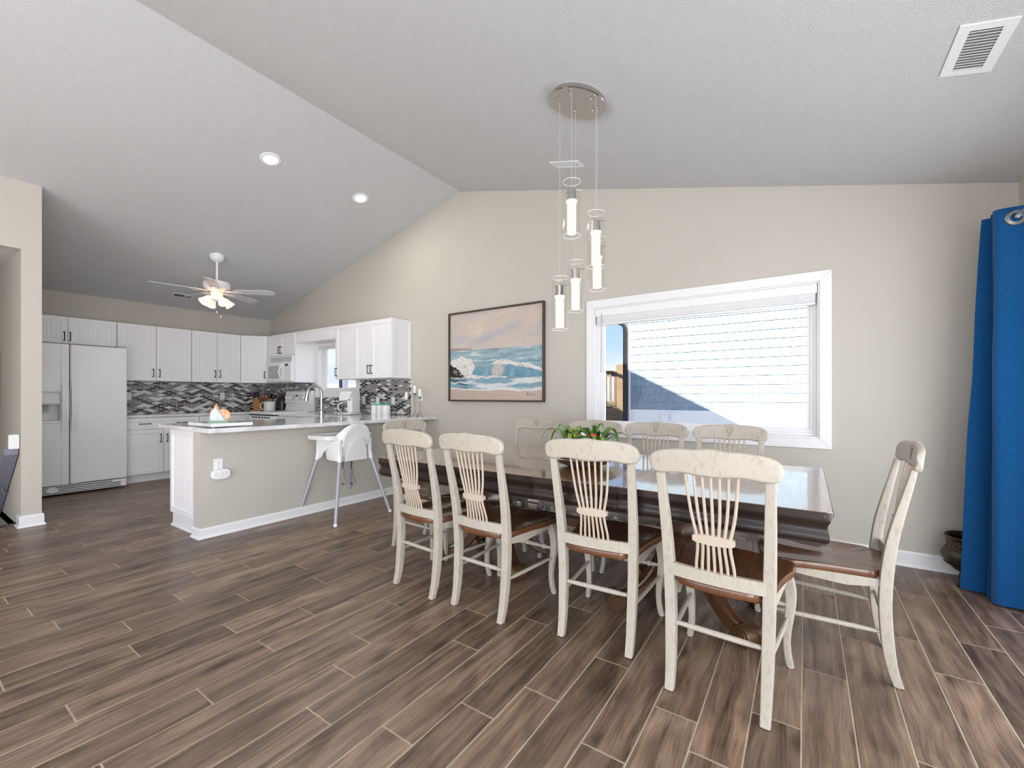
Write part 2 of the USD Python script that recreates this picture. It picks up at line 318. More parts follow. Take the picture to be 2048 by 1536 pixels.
# stairwell behind the opening
struct('wall_stair', bx(KX, LX - 0.13, 0.75, 0.88, -2.6, 3.2), 'wall_paint')
struct('wall_stair_near', bx(KX, LX - 0.13, -0.69, -0.55, -2.6, 2.7), 'wall_paint')
struct('wall_stair_end', bx(KX - 0.14, KX, -0.69, 0.88, -2.6, 2.7), 'wall_paint')
struct('ceiling_stair', bx(KX, LX - 0.13, -0.55, 0.75, 2.53, 2.62), 'ceiling_popcorn')
# ceiling: two slopes meeting at the ridge
def slope(x0, x1, y0, y1, t=0.06):
    z0, z1 = ceil_z(x0), ceil_z(x1)
    v = np.array([(x0, y0, z0), (x1, y0, z1), (x1, y1, z1), (x0, y1, z0)]); return trimesh.convex.convex_hull(np.vstack([v, v + (0, 0, t)]))
struct('ceiling', cat([slope(KX, RIDGE_X, FY, WY), slope(RIDGE_X, RX, FY, WY)]), 'ceiling_popcorn')
# roof above, whose rake throws the slanting shadow on the house next door
def roof_side(x0, x1, y0, y1, t=0.15):
    v = np.array([(x0, y0, roof_z(x0)), (x1, y0, roof_z(x1)), (x1, y1, roof_z(x1)), (x0, y1, roof_z(x0))]); return trimesh.convex.convex_hull(np.vstack([v, v + (0, 0, t)]))
M('roof_shingle', (0.16, 0.15, 0.14), 0.9)
struct('roof', cat([roof_side(RIDGE_X, RX + 0.5, FY - 3.0, WY + TH + 0.35), roof_side(KX - 0.5, RIDGE_X, FY - 3.0, WY + TH + 0.35)]), 'roof_shingle')  # front end runs long, out of view, to keep sun off the front opening
struct('porch_roof', trimesh.convex.convex_hull(np.array([(x, y, z + d) for x, z in ((RX + TH, 2.62), (RX + 3.4, 2.30)) for y in (FY - 1, WY + .4) for d in (0, .12)])), 'roof_shingle')  # out of view, placed to keep sun from entering the right-hand openings
# the floor: a grouted bed with wood-look planks laid one by one
ROW, X0, PLEN, GAP = 0.15766, -0.170, 0.937, 0.0052
floor = struct('floor', cat([bx(LX - 0.13, RX + 0.3, FY, WY + 0.02, -0.08, -0.0016), bx(KX, LX - 0.13, 0.75, WY + 0.02, -0.08, -0.0016)]), 'grout')
JOINT = {-13: 1.055, -12: 1.679, -11: 1.352, -10: 1.15, -9: 0.935, -8: 1.596, -7: 1.038, -6: 1.291, -5: 1.506, -4: 1.862, -3: 1.375, -2: 1.695, -1: 1.546, 0: 1.87, 1: 2.3, 2: 2.714, 3: 2.861, 4: 2.587, 5: 2.968, 6: 3.26, -14: 0.418, -16: 0.688, -15: 1.029, -17: 0.297, -20: 0.536, -22: 0.486, -18: 0.741, -19: 1.014, -23: 0.766, -21: 1.215, -26: 0.728}
planks = []
lo = int(math.floor((KX - X0) / ROW)); hi = int(math.ceil((RX + 0.1 - X0) / ROW))
prn = random.Random(11)
for k in range(lo, hi):
    xa, xb = X0 + k * ROW + GAP / 2, X0 + (k + 1) * ROW - GAP / 2
    j = JOINT.get(k, prn.uniform(0, PLEN)); y = j - PLEN * (int((j - FY) / PLEN) + 1)
    while y < WY:
        ya, yb = y + GAP / 2, y + PLEN - GAP / 2; y += PLEN
        xl, xr, y0, y1 = max(xa, KX), min(xb, RX + 0.2), max(ya, FY), min(yb, WY)
        if xr < LX - 0.13: y0 = max(y0, 0.88)
        if y1 - y0 < 0.01 or xr - xl < 0.005: continue
        planks.append((xl, xr, y0, y1))
def plank_px(p):
    """how large a plank shows in the photograph"""
    x, y = (p[0] + p[1]) / 2, min(max((p[2] + p[3]) / 2, 0.4), 4); dep = -x * math.sin(YAW) + y * math.cos(YAW); r = x * math.cos(YAW) + y * math.sin(YAW)
    return -1 if dep < 0.35 or abs(r / dep) > 1.3 else 1 / dep ** 3
planks.sort(key=plank_px, reverse=True)
for p in planks[:296]: obj('plank', slab(p[0], p[1], p[2], p[3], -0.02, 0.0, 0.0016), 'plank_wood', floor, smooth=False)
obj('planks', cat([slab(p[0], p[1], p[2], p[3], -0.02, 0.0, 0.0016) for p in planks[296:]]), 'plank_wood', floor, smooth=False, kind='stuff')
# baseboards with a small eased cap and shoe
def base_prof(h=0.105, t=0.014): return [(0, 0), (t + 0.012, 0), (t + 0.011, 0.008), (t + 0.004, 0.018), (t, 0.02), (t, h - 0.012), (t - 0.006, h), (0, h)]
struct('baseboard_back', mitre([(RX, WY), (-4.2, WY)][::-1], base_prof()), 'white_trim')
struct('baseboard_right', mitre([(RX, 3.36), (RX, WY)][::-1], base_prof()), 'white_trim')
struct('baseboard_left', mitre([(LX - 0.13, 0.75), (LX, 0.75), (LX, 0.88), (LX - 0.13, 0.88)], base_prof()), 'white_trim')
# window casings
def casing(x0, x1, z0, z1, w, y=WY, d=0.018):
    o = sbox(x0 - w, z0 - w, x1 + w, z1 + w).difference(sbox(x0, z0, x1, z1)); return extr(o, d, 'xz', y - d)
def window(name, W, frame, wcase, split=None):
    x0, x1, z0, z1 = W; p = fresh('/World', name); x = UsdGeom.Xform.Define(stage, p); setd(x.GetPrim(), kind='structure')
    for (a, b) in (((x0 - wcase, z0 - wcase), (x1 + wcase, z0 - wcase)), ((x1 + wcase, z0 - wcase), (x1 + wcase, z1 + wcase)), ((x1 + wcase, z1 + wcase), (x0 - wcase, z1 + wcase)), ((x0 - wcase, z1 + wcase), (x0 - wcase, z0 - wcase))):
        ca, cb = [(min(max(c[0], x0), x1), min(max(c[1], z0), z1)) for c in (a, b)]
        obj('casing', cat([extr(Polygon([a, b, cb, ca]).buffer(-0.0006), 0.018, 'xz', WY - 0.018)]), 'white_trim', p, smooth=False)
    obj('jamb', extr(sbox(x0, z0, x1, z1).difference(sbox(x0 + 0.012, z0 + 0.012, x1 - 0.012, z1 - 0.012)), TH, 'xz', WY - 0.002), 'white_trim', p, smooth=False)
    i = 0.012
    for k, (o, y, d) in enumerate(((0.0, WY + 0.055, 0.08), (0.022, WY + 0.072, 0.05), (0.042, WY + 0.086, 0.03))):
        a, w = i + o, 0.024
        obj('sash_frame', extr(sbox(x0 + a, z0 + a, x1 - a, z1 - a).difference(sbox(x0 + a + w, z0 + a + w, x1 - a - w, z1 - a - w)), d, 'xz', y), 'white_trim', p, smooth=False)
    if split: obj('meeting_stile', bx(split - 0.025, split + 0.025, WY + 0.07, WY + 0.115, z0 + 0.03, z1 - 0.03, 0.004), 'white_trim', p, smooth=False)
    obj('pane', bx(x0 + 0.06, x1 - 0.06, WY + 0.098, WY + 0.102, z0 + 0.06, z1 - 0.06), 'window_glass', p, smooth=False)
    return p
window('window_1', WIN, 0.07, 0.076)
window('window_2', KWIN, 0.05, 0.075)

# ------------------------------------------------------------------ outside: house next door, deck, sand
NY = 8.5
wood('siding_paint', [(0.2, (0.20, 0.28, 0.36)), (0.8, (0.225, 0.305, 0.385))], 30, 30, 'z', rough=0.8, tone=(0.94, 1.04), bump=0.0, spec=0.2, rv=0.02)
M('board_paint', (0.82, 0.86, 0.90), 0.6)
M('downspout_metal', (0.012, 0.014, 0.02), 0.35)
wood('weathered_pine', [(0.2, (0.065, 0.046, 0.030)), (0.5, (0.12, 0.092, 0.062)), (0.8, (0.18, 0.145, 0.10))], 9, 1.2, 'x', rough=0.8, tone=(0.75, 1.15), bump=0.3, spec=0.2)
M('sand', (0.55, 0.50, 0.42), 0.95, var=((0.47, 0.42, 0.34), 0.7, 0.4, 0.6))
struct('ground', bx(-80, 60, 4.3, 120, -2.9, -2.7), 'sand')
nh = thing('neighbour_house', 'shingle-clad house next door seen through the dining window, half in shadow', 'house', (0, 0, 0))
obj('wall', bx(-2.93, 5.0, NY + 0.02, NY + 7, -2.7, 4.6), 'board_paint', nh, smooth=False)
srn = random.Random(3); shingles = []
for c in range(-1, 20):
    z0 = 0.93 + 0.1545 * c; x = -2.93
    while x < 4.2:
        w = srn.uniform(0.085, 0.19); x1 = min(x + w, 4.2)
        if c >= 0: shingles.append((x + 0.0016, x1 - 0.0016, z0 - srn.uniform(0, 0.002), z0 + 0.1535, srn.uniform(0, 0.002)))
        x = x1
def shingle(s):
    x0, x1, z0, z1, o = s; yb = NY + 0.022
    v = np.array([(x0, NY + 0.002 - o, z0), (x1, NY + 0.002 - o, z0), (x1, NY + 0.012, z1), (x0, NY + 0.012, z1), (x0, yb, z0), (x1, yb, z0), (x1, yb, z1), (x0, yb, z1)])
    return trimesh.Trimesh(v, [(0, 1, 2), (0, 2, 3), (4, 6, 5), (4, 7, 6), (0, 4, 5), (0, 5, 1), (1, 5, 6), (1, 6, 2), (2, 6, 7), (2, 7, 3), (3, 7, 4), (3, 4, 0)], process=False)
shingles.sort(key=lambda s: (s[2] > 2.85) * 10 + (s[0] > 0.2) * 10 + abs(s[0] + 1.3))
for s in shingles[:296]: obj('shingle', shingle(s), 'siding_paint', nh, smooth=False)
obj('shingles', cat([shingle(s) for s in shingles[296:]]), 'siding_paint', nh, smooth=False, kind='stuff')
obj('skirt_board', bx(-2.93, 5.0, NY - 0.015, NY + 0.02, 0.30, 0.925, 0.004), 'board_paint', nh, smooth=False)
obj('corner_board', bx(-2.945, -2.905, NY - 0.02, NY + 0.03, 0.30, 4.3, 0.004), 'board_paint', nh, smooth=False)
obj('downspout', post([(-2.975, 8.43, -2.68), (-2.975, 8.43, 0.5), (-2.975, 8.43, 2.46), (-2.98, 8.43, 2.54), (-3.0, 8.43, 2.60), (-3.06, 8.43, 2.66)], 0.095, 0.075, 0.012), 'downspout_metal', nh, label='black downspout on the house corner')
obj('gutter_elbow', tube([(-2.98, 8.43, 2.56), (-3.05, 8.43, 2.63), (-3.30, 8.43, 2.74), (-3.6, 8.43, 2.86)], 0.035, 8), 'downspout_metal', nh)
obj('roof', bx(-3.6, 5.3, NY - 0.5, NY + 7.3, 4.6, 4.8, 0.02), 'roof_shingle', nh, smooth=False)
for x0 in (-2.298, -2.108):
    q = thing('utility_box', ('left' if x0 < -2.2 else 'right') + ' one of two small pale boxes on the neighbour house skirt board', 'utility box', (x0 + 0.07, NY - 0.017, 0.79))
    obj('box', bx(-0.068, 0.068, -0.045, 0, -0.076, 0.076, 0.008), 'board_paint', q, smooth=False); obj('cover', bx(-0.074, 0.074, -0.06, -0.045, 0.05, 0.084, 0.005), 'board_paint', q, smooth=False)
dk = thing('deck', 'weathered wooden deck with slatted railing beyond the dining window', 'deck', (0, 0, 0))
obj('floor', bx(-8.2, -3.58, 10.0, 12.4, 0.86, 0.92), 'weathered_pine', dk, smooth=False); obj('rim_joist', bx(-8.2, -3.56, 9.95, 10.0, 0.55, 0.90, 0.005), 'weathered_pine', dk, smooth=False)
obj('cap_rail', bx(-8.2, -3.62, 9.94, 10.09, 1.755, 1.795, 0.006), 'weathered_pine', dk, smooth=False); obj('bottom_rail', bx(-8.2, -3.62, 9.99, 10.03, 0.975, 1.06, 0.004), 'weathered_pine', dk, smooth=False)
obj('top_rail', bx(-8.2, -3.62, 9.99, 10.03, 1.66, 1.755, 0.004), 'weathered_pine', dk, smooth=False)
for x in np.arange(-8.05, -3.8, 0.118): obj('baluster', bx(x, x + 0.05, 9.955, 9.99, 0.98, 1.75, 0.003), 'weathered_pine', dk, smooth=False)
for x in (-3.655, -6.1, -8.1): obj('post', bx(x - 0.075, x + 0.075, 9.93, 10.07, -2.7, 1.935, 0.006), 'weathered_pine', dk, smooth=False)
for y in (10.6, 11.4, 12.2): obj('post', bx(-8.16, -8.04, y, y + 0.1, -2.7, 1.9, 0.005), 'weathered_pine', dk, smooth=False)
fh = thing('beach_house', 'pale distant house on the horizon through the kitchen window', 'house', (-44, 32, -2.7))
M('pale_siding', (0.75, 0.74, 0.72), 0.8); M('grey_roof', (0.25, 0.27, 0.3), 0.8)
obj('walls', bx(-5, 4, -3, 3, 0, 4.4), 'pale_siding', fh, smooth=False); obj('roof', extr(Polygon([(-5.6, 4.3), (4.6, 4.3), (3.0, 5.2), (-4.0, 5.2)]), 7, 'xz', -3.5), 'grey_roof', fh, smooth=False)
for x in (-4, -1.8, 0.4, 2.4): obj('window', bx(x, x + 1.0, -3.05, -2.95, 2.6, 3.9), 'grey_roof', fh, smooth=False)
pp = thing('porch_post', 'dark post with pale trim standing outside the kitchen window', 'post', (-8.75, 6.0, -2.7))
obj('post', bx(-0.05, 0.05, -0.05, 0.05, 0, 4.28, 0.006), 'downspout_metal', pp, smooth=False); obj('trim', bx(0.055, 0.16, -0.04, 0.04, 0, 4.28, 0.006), 'board_paint', pp, smooth=False)

# ------------------------------------------------------------------ blinds
M('blind_slat', G(0.70), 0.5, spec=0.3)
def blind(name, label, x0, x1, ztop, zbot, y, nslat, wand_x, wand_z, valance):
    t = thing(name, label, 'blind', (0, 0, 0))
    obj('valance', bx(x0, x1, y - 0.012, y + 0.004, ztop - valance, ztop, 0.003), 'white_trim', t, smooth=False)
    obj('headrail', bx(x0 + 0.01, x1 - 0.01, y + 0.006, y + 0.05, ztop - 0.05, ztop - 0.004), 'white_trim', t, smooth=False)
    zs = np.linspace(ztop - valance - 0.003, zbot + 0.024, nslat); brn = random.Random(5)
    for z in zs: a = brn.uniform(-0.003, 0.003); obj('slat', bx(x0 + 0.012 + a, x1 - 0.012 + a, y - 0.006 + a, y + 0.044 + a, z - 0.0030, z + 0.0026), 'blind_slat', t, smooth=False)
    obj('bottom_rail', bx(x0 + 0.01, x1 - 0.01, y - 0.008, y + 0.046, zbot, zbot + 0.02, 0.004), 'white_trim', t, smooth=False)
    for x in np.linspace(x0 + 0.13, x1 - 0.13, max(2, int((x1 - x0) / 0.31))):
        pts = []
        for k in range(14): pts.append((x + brn.uniform(-0.02, 0.02), y - 0.012 + brn.uniform(-0.004, 0.002), ztop - valance + 0.02 - (ztop - valance - zbot) * k / 13))
        obj('ladder_cord', tube(pts, 0.0016, 4), 'white_plastic', t)
    obj('tilt_wand', tube([(wand_x, y - 0.018, ztop - 0.05), (wand_x - 0.003, y - 0.02, wand_z)], 0.004, 6), 'grey_plastic' if name == 'window_blind' and not wand_x < -3 else 'white_plastic', t)
    return t
blind('window_blind', 'raised white slatted blind with valance across the large dining window', WIN[0] + 0.016, WIN[1] - 0.016, WIN[3] - 0.014, 1.905, WY + 0.005, 13, -1.685, 1.43, 0.075)
blind('window_blind', 'raised white slatted blind in the small kitchen window', KWIN[0] + 0.016, KWIN[1] - 0.016, KWIN[3] - 0.014, 1.94, WY + 0.005, 9, -6.52, 1.44, 0.055)

# ------------------------------------------------------------------ kitchen cabinets
def handle_mesh(L, horiz=False, r=0.0048, out=0.03):
    """black bar pull centred at the origin, standing off a face at y = 0 towards -y"""
    a = (L / 2, 0) if horiz else (0, L / 2); e = 1.0
    m = [tube([(-a[0] * 1.12, -out, -a[1] * 1.12), (a[0] * 1.12, -out, a[1] * 1.12)], r, 8)]
    for s in (-1, 1): m.append(tube([(s * a[0], 0, s * a[1]), (s * a[0], -out, s * a[1])], r * 1.1, 8)); m.append(bx(s * a[0] - r * 1.5, s * a[0] + r * 1.5, -0.004, 0, s * a[1] - r * 1.5, s * a[1] + r * 1.5))
    return cat(m)
def door_mesh(w, h, stile=0.055, bead=True, t=0.02):
    """framed door: x 0..w, z 0..h, front at y = 0, back at y = t, beadboard panel between the stiles"""
    s = min(stile, w * 0.28, h * 0.28); fr = sbox(0, 0, w, h).difference(sbox(s, s, w - s, h - s)); m = [bx(0, s, 0, t, 0, h, 0.0018), bx(w - s, w, 0, t, 0, h, 0.0018), bx(s, w - s, 0.0003, t, 0, s, 0.0015), bx(s, w - s, 0.0003, t, h - s, h, 0.0015)]
    m.append(bx(s - 0.002, w - s + 0.002, 0.0105, t - 0.002, s - 0.002, h - s + 0.002))
    if bead:
        n = max(2, int(round((w - 2 * s) / 0.042))); e = (w - 2 * s) / n
        for k in range(n): m.append(bx(s + k * e + 0.0009, s + (k + 1) * e - 0.0009, 0.0075, 0.013, s, h - s, 0.0016))
    for a in (s, w - s): m.append(bx(a - 0.004, a + 0.004, 0.004, 0.012, s - 0.004, h - s + 0.004, 0.002))
    for a in (s, h - s): m.append(bx(s - 0.004, w - s + 0.004, 0.004, 0.012, a - 0.004, a + 0.004, 0.002))
    return cat(m)
def place(m, x, y, z, rot=0.0): return T(R(m, rot), x, y, z)
def cab_door(parent, ox, oy, z0, z1, u0, u1, rot, hand=None, kind='door', bead=True, horiz=False, hl=0.105):
    """door/drawer on a face that starts at (ox, oy) and runs along the rotated x axis; u0..u1 along the face"""
    c, s = math.cos(rot), math.sin(rot); X, Y = ox + c * u0, oy + s * u0
    n = np.array([s, -c]) * 0.020
    d = obj(kind, place(door_mesh(u1 - u0, z1 - z0, bead=bead), X + n[0], Y + n[1], z0, rot), 'white_cabinet', parent, smooth=False)
    for h in (hand or []):
        hu, hz = h; obj('handle', place(handle_mesh(hl, horiz), ox + c * hu + n[0] * 1.02, oy + s * hu + n[1] * 1.02, hz, rot), 'black_metal', d, label=None)
    return d
KUX, UZ0, UZ1 = -7.82, 1.41, 2.205
ROTK = PI / 2             # faces +x, runs along +y
def kcab(name, label, y0, y1, z0, z1, xf=KUX, x_back=KX + 0.003):
    t = thing(name, label, 'cabinet', (0, 0, 0)); obj('body', bx(x_back, xf - 0.0005, y0 + 0.001, y1 - 0.001, z0, z1), 'white_cabinet', t, smooth=False); return t
t = kcab('wall_cabinet', 'short white two-door wall cabinet above the refrigerator', 0.93, 1.868, 1.862, UZ1)
cab_door(t, KUX, 0.93, 1.866, UZ1 - 0.003, 0.004, 0.457, ROTK, [(0.428, 1.955)]); cab_door(t, KUX, 0.93, 1.866, UZ1 - 0.003, 0.469, 0.934, ROTK, [(0.482, 1.955)])
t = kcab('wall_cabinet', 'tall white two-door wall cabinet right beside the refrigerator', 1.872, 2.739, UZ0, UZ1)
cab_door(t, KUX, 1.872, UZ0 + 0.004, UZ1 - 0.003, 0.004, 0.428, ROTK, [(0.392, 1.525)]); cab_door(t, KUX, 1.872, UZ0 + 0.004, UZ1 - 0.003, 0.434, 0.863, ROTK, [(0.466, 1.525)])
t = kcab('wall_cabinet', 'tall white two-door wall cabinet left of the diagonal corner cabinet', 2.743, 3.440, UZ0, UZ1)
cab_door(t, KUX, 2.743, UZ0 + 0.004, UZ1 - 0.003, 0.004, 0.343, ROTK, [(0.312, 1.545)]); cab_door(t, KUX, 2.743, UZ0 + 0.004, UZ1 - 0.003, 0.349, 0.693, ROTK, [(0.380, 1.545)])
UY = 3.76
t = thing('corner_cabinet', 'white single-door wall cabinet set diagonally across the kitchen corner', 'cabinet', (0, 0, 0))
obj('body', extr(Polygon([(KX + .003, 3.444), (KUX, 3.444), (-7.545, UY), (-7.545, WY - .003), (KX + .003, WY - .003)]), UZ1 - UZ0, 'xy', UZ0), 'white_cabinet', t, smooth=False)
da = math.atan2(UY - 3.444, -7.545 - KUX); dl = math.hypot(UY - 3.444, -7.545 - KUX)
cab_door(t, KUX, 3.444, UZ0 + 0.004, UZ1 - 0.003, 0.012, dl - 0.012, da, [(dl - 0.05, 1.545)])
def wcab(name, label, x0, x1, z0, z1, yf=UY):
    t = thing(name, label, 'cabinet', (0, 0, 0)); obj('body', bx(x0 + 0.001, x1 - 0.001, yf + 0.0005, WY - 0.003, z0, z1), 'white_cabinet', t, smooth=False); return t
t = wcab('wall_cabinet', 'small white two-door wall cabinet above the microwave', -7.54, -6.695, 1.845, UZ1)
cab_door(t, -7.54, UY, 1.849, UZ1 - 0.003, 0.004, 0.418, 0, [(0.445 - 0.05, 1.94)]); cab_door(t, -7.54, UY, 1.849, UZ1 - 0.003, 0.424, 0.842, 0, [(0.452, 1.94)])
obj('side_panel', bx(-6.695, -6.675, UY - 0.02, WY - 0.003, UZ0, UZ1, 0.002), 'white_cabinet', t, smooth=False)
# valance over the window between the cabinets
t = thing('valance_panel', 'white beadboard valance bridging the cabinets over the kitchen window', 'valance', (0, 0, 0))
vp = [bx(-6.674, -5.622, UY - 0.006, UY + 0.012, 2.03, UZ1, 0.001)]
for k in range(25): vp.append(bx(-6.66 + k * 0.0415 + 0.0025, -6.66 + (k + 1) * 0.0415 - 0.0025, UY - 0.012, UY - 0.004, 2.045, UZ1 - 0.03, 0.0018))
obj('beadboard', cat(vp), 'white_cabinet', t, smooth=False); obj('top_rail', bx(-6.674, -5.622, UY - 0.018, UY, UZ1 - 0.03, UZ1, 0.002), 'white_cabinet', t, smooth=False); obj('bottom_trim', bx(-6.674, -5.622, UY - 0.018, UY + 0.03, 2.022, 2.045, 0.003), 'white_cabinet', t, smooth=False)
t = wcab('wall_cabinet', 'narrow single-door white wall cabinet just right of the kitchen window', -5.62, -5.182, UZ0 + 0.02, UZ1)
cab_door(t, -5.62, UY, UZ0 + 0.024, UZ1 - 0.003, 0.004, 0.434, 0, [(0.04, 1.535)])
t = wcab('wall_cabinet', 'two-door white wall cabinet at the open end of the run, panelled side', -5.180, -4.43, UZ0 + 0.02, UZ1)
cab_door(t, -5.18, UY, UZ0 + 0.024, UZ1 - 0.003, 0.004, 0.344, 0, [(0.318, 1.55)]); cab_door(t, -5.18, UY, UZ0 + 0.024, UZ1 - 0.003, 0.350, 0.745, 0, [(0.382, 1.55)])
pn = [bx(-4.43, -4.412, UY - 0.02, UY + 0.045, UZ0 + .02, UZ1, .0015), bx(-4.43, -4.412, WY - 0.05, WY - .003, UZ0 + .02, UZ1, .0015), bx(-4.43, -4.4124, UY + .045, WY - .05, UZ1 - .05, UZ1 - .0003, .001), bx(-4.43, -4.4124, UY + .045, WY - .05, UZ0 + .0203, UZ0 + .065, .001), bx(-4.4305, -4.422, UY + .04, WY - .045, UZ0 + .06, UZ1 - .045)]
obj('side_panel', cat(pn), 'white_cabinet', t, smooth=False)
# base cabinets
CZ = 0.93                   # counter top
BXF = -7.57; BY0 = 1.885
def kbase(label, y0, y1): 
    t = thing('base_cabinet', label, 'cabinet', (0, 0, 0)); obj('body', bx(KX + .003, BXF - .0005, y0 + .001, y1 - .001, 0.11, CZ - .04), 'white_cabinet', t, smooth=False); obj('toe_kick', bx(KX + .003, BXF - .075, y0 + .001, y1 - .001, 0.001, 0.11), 'white_cabinet', t, smooth=False); return t
t = kbase('white base cabinet with one wide drawer next to the refrigerator', BY0, 2.75)
cab_door(t, BXF, BY0, 0.735, 0.880, 0.004, 0.861, ROTK, [(0.218, 0.808), (0.646, 0.808)], kind='drawer', bead=False, horiz=True, hl=0.11)
cab_door(t, BXF, BY0, 0.118, 0.727, 0.004, 0.428, ROTK, [(0.392, 0.60)], bead=False); cab_door(t, BXF, BY0, 0.118, 0.727, 0.433, 0.861, ROTK, [(0.467, 0.60)], bead=False)
t = kbase('white base cabinet in the kitchen corner left of the range', 2.753, 3.47)
cab_door(t, BXF, 2.753, 0.735, 0.880, 0.004, 0.47, ROTK, [(0.235, 0.808)], kind='drawer', bead=False, horiz=True); cab_door(t, BXF, 2.753, 0.118, 0.727, 0.004, 0.47, ROTK, [(0.42, 0.60)], bead=False)
t = thing('base_cabinet', 'white base cabinet under the kitchen window behind the peninsula', 'cabinet', (0, 0, 0)); WBY = 3.49
obj('body', bx(-6.655, -4.935, WBY, WY - .003, 0.11, CZ - .04), 'white_cabinet', t, smooth=False); obj('toe_kick', bx(-6.655, -4.935, WBY + .07, WY - .003, 0.001, 0.11), 'white_cabinet', t, smooth=False)
for k in range(3): cab_door(t, -6.655, WBY, 0.118, 0.727, 0.004 + k * 0.55, 0.546 + k * 0.55, 0, [(0.05 + k * 0.55, 0.60)], bead=False); cab_door(t, -6.655, WBY, 0.735, 0.88, 0.004 + k * 0.55, 0.546 + k * 0.55, 0, [(0.27 + k * 0.55, 0.808)], kind='drawer', bead=False, horiz=True)
# peninsula
PX0, PX1, PY0 = -4.325, -4.184, 1.532
struct('wall_peninsula', bx(PX0, PX1, PY0, WY, 0, CZ - 0.036), 'wall_paint')
struct('baseboard_peninsula', mitre([(PX0, PY0), (PX1, PY0), (PX1, WY - .02)], base_prof(0.085)), 'white_trim')
t = thing('peninsula_cabinet', 'white peninsula base cabinet with beadboard end panel behind the half wall', 'cabinet', (0, 0, 0))
obj('body', bx(-4.93, PX0 - .001, PY0 + .035, 3.41, 0.11, CZ - .04), 'white_cabinet', t, smooth=False); obj('toe_kick', bx(-4.85, PX0 - .001, PY0 + .045, 3.41, 0.001, 0.11), 'white_cabinet', t, smooth=False)
ep = door_mesh(0.56, 0.765, 0.05, True, 0.018)
obj('end_panel', T(ep, -4.89, PY0 + .015, 0.125), 'white_cabinet', t, smooth=False)
obj('base_trim', mitre([(-4.86, PY0 + 0.6), (-4.86, PY0 + 0.033), (PX0 - .014, PY0 + 0.033)], [(0, 0.001), (.02, 0.001), (.018, .012), (.006, .02), (.004, .118), (0, .122)]), 'white_trim', t, smooth=False)
for k in range(3): cab_door(t, -4.93, 3.40, 0.118, 0.88, 0.004 + k * 0.6, 0.596 + k * 0.6, -PI / 2, [(0.05 + k * .6, 0.7)], bead=False)
# marble-look counters
nodes = {'g': ('geometry', {}), 'mp': ('mapping', {'scale': (1.6, 1.1, 1.6), 'rotation': (0, 0, 0.5)}), 'n': ('noise_texture', {'scale': 1.4, 'detail': 8, 'roughness': 0.62, 'distortion': 1.6}), 'r': ('rgb_ramp', {'ramp': [(0.0, G(.84)), (0.40, G(.82)), (0.49, (.62, .62, .63)), (0.53, (.77, .77, .775)), (0.62, G(.84)), (1, G(.85))]}), 'p': ('principled_bsdf', {'roughness': 0.10, 'specular_ior_level': 0.55, 'coat_weight': 0.3, 'coat_roughness': 0.05})}
MATS['marble'] = usdkit.material(stage, '/World/Looks/marble', nodes, [('g.position', 'mp.vector'), ('mp.vector', 'n.vector'), ('n.fac', 'r.fac'), ('r.color', 'p.base_color')], surface='p.BSDF')
single('countertop', bx(-5.06, -3.94, 1.508, WY - .003, CZ - 0.036, CZ, 0.004), 'marble', 'grey-veined white stone counter on the peninsula, overhanging the half wall', 'countertop', smooth=False)
single('countertop', cat([bx(KX + .003, BXF + .03, BY0, 3.449, CZ - 0.036, CZ, .004), extr(Polygon([(KX + .003, 3.449), (-7.54, 3.449), (-7.45, 3.449), (-7.45, WY - .003), (KX + .003, WY - .003)]), 0.036, 'xy', CZ - .036)]), 'marble', 'grey-veined white stone counter running from refrigerator to range', 'countertop', smooth=False)
single('countertop', bx(-6.66, -5.062, 3.45, WY - .003, CZ - .036, CZ, .004), 'marble', 'grey-veined white stone counter under the kitchen window, right of the range', 'countertop', smooth=False)

# ------------------------------------------------------------------ mosaic tile backsplash
TILES = ['tile_dark', 'tile_light', 'tile_grey', 'tile_taupe', 'tile_slate']
for n, c, r in (('tile_dark', srgb(46, 44, 46), .12), ('tile_light', srgb(226, 227, 230), .10), ('tile_grey', srgb(146, 144, 146), .16), ('tile_taupe', srgb(142, 128, 118), .18), ('tile_slate', srgb(112, 108, 108), .15)): M(n, c, r, spec=.6)
M('tile_grout', srgb(176, 174, 172), .9)
TW, TP = 0.1005, 0.0247
def tile_mesh(t=0.006):
    a, h = TW / 2 - 0.0014, TP * .545; o = [(-a, 0), (-a * .55, -h * .80), (0, -h), (a * .55, -h * .80), (a, 0), (a * .55, h * .80), (0, h), (-a * .55, h * .80)]
    o = np.array(o); i = o * (0.93, 0.88); v = np.vstack([np.column_stack([o[:, 0], np.zeros(8), o[:, 1]]), np.column_stack([o[:, 0], np.full(8, -t + .0015), o[:, 1]]), np.column_stack([i[:, 0], np.full(8, -t), i[:, 1]])]); f = []
    for b in (0, 8):
        for k in range(8): j = (k + 1) % 8; f += [(b + k, b + j, b + 8 + j), (b + k, b + 8 + j, b + 8 + k)]
    f += [(16, 16 + k, 16 + k + 1) for k in range(1, 7)]
    return trimesh.Trimesh(v, f, process=False)
TM = tile_mesh()
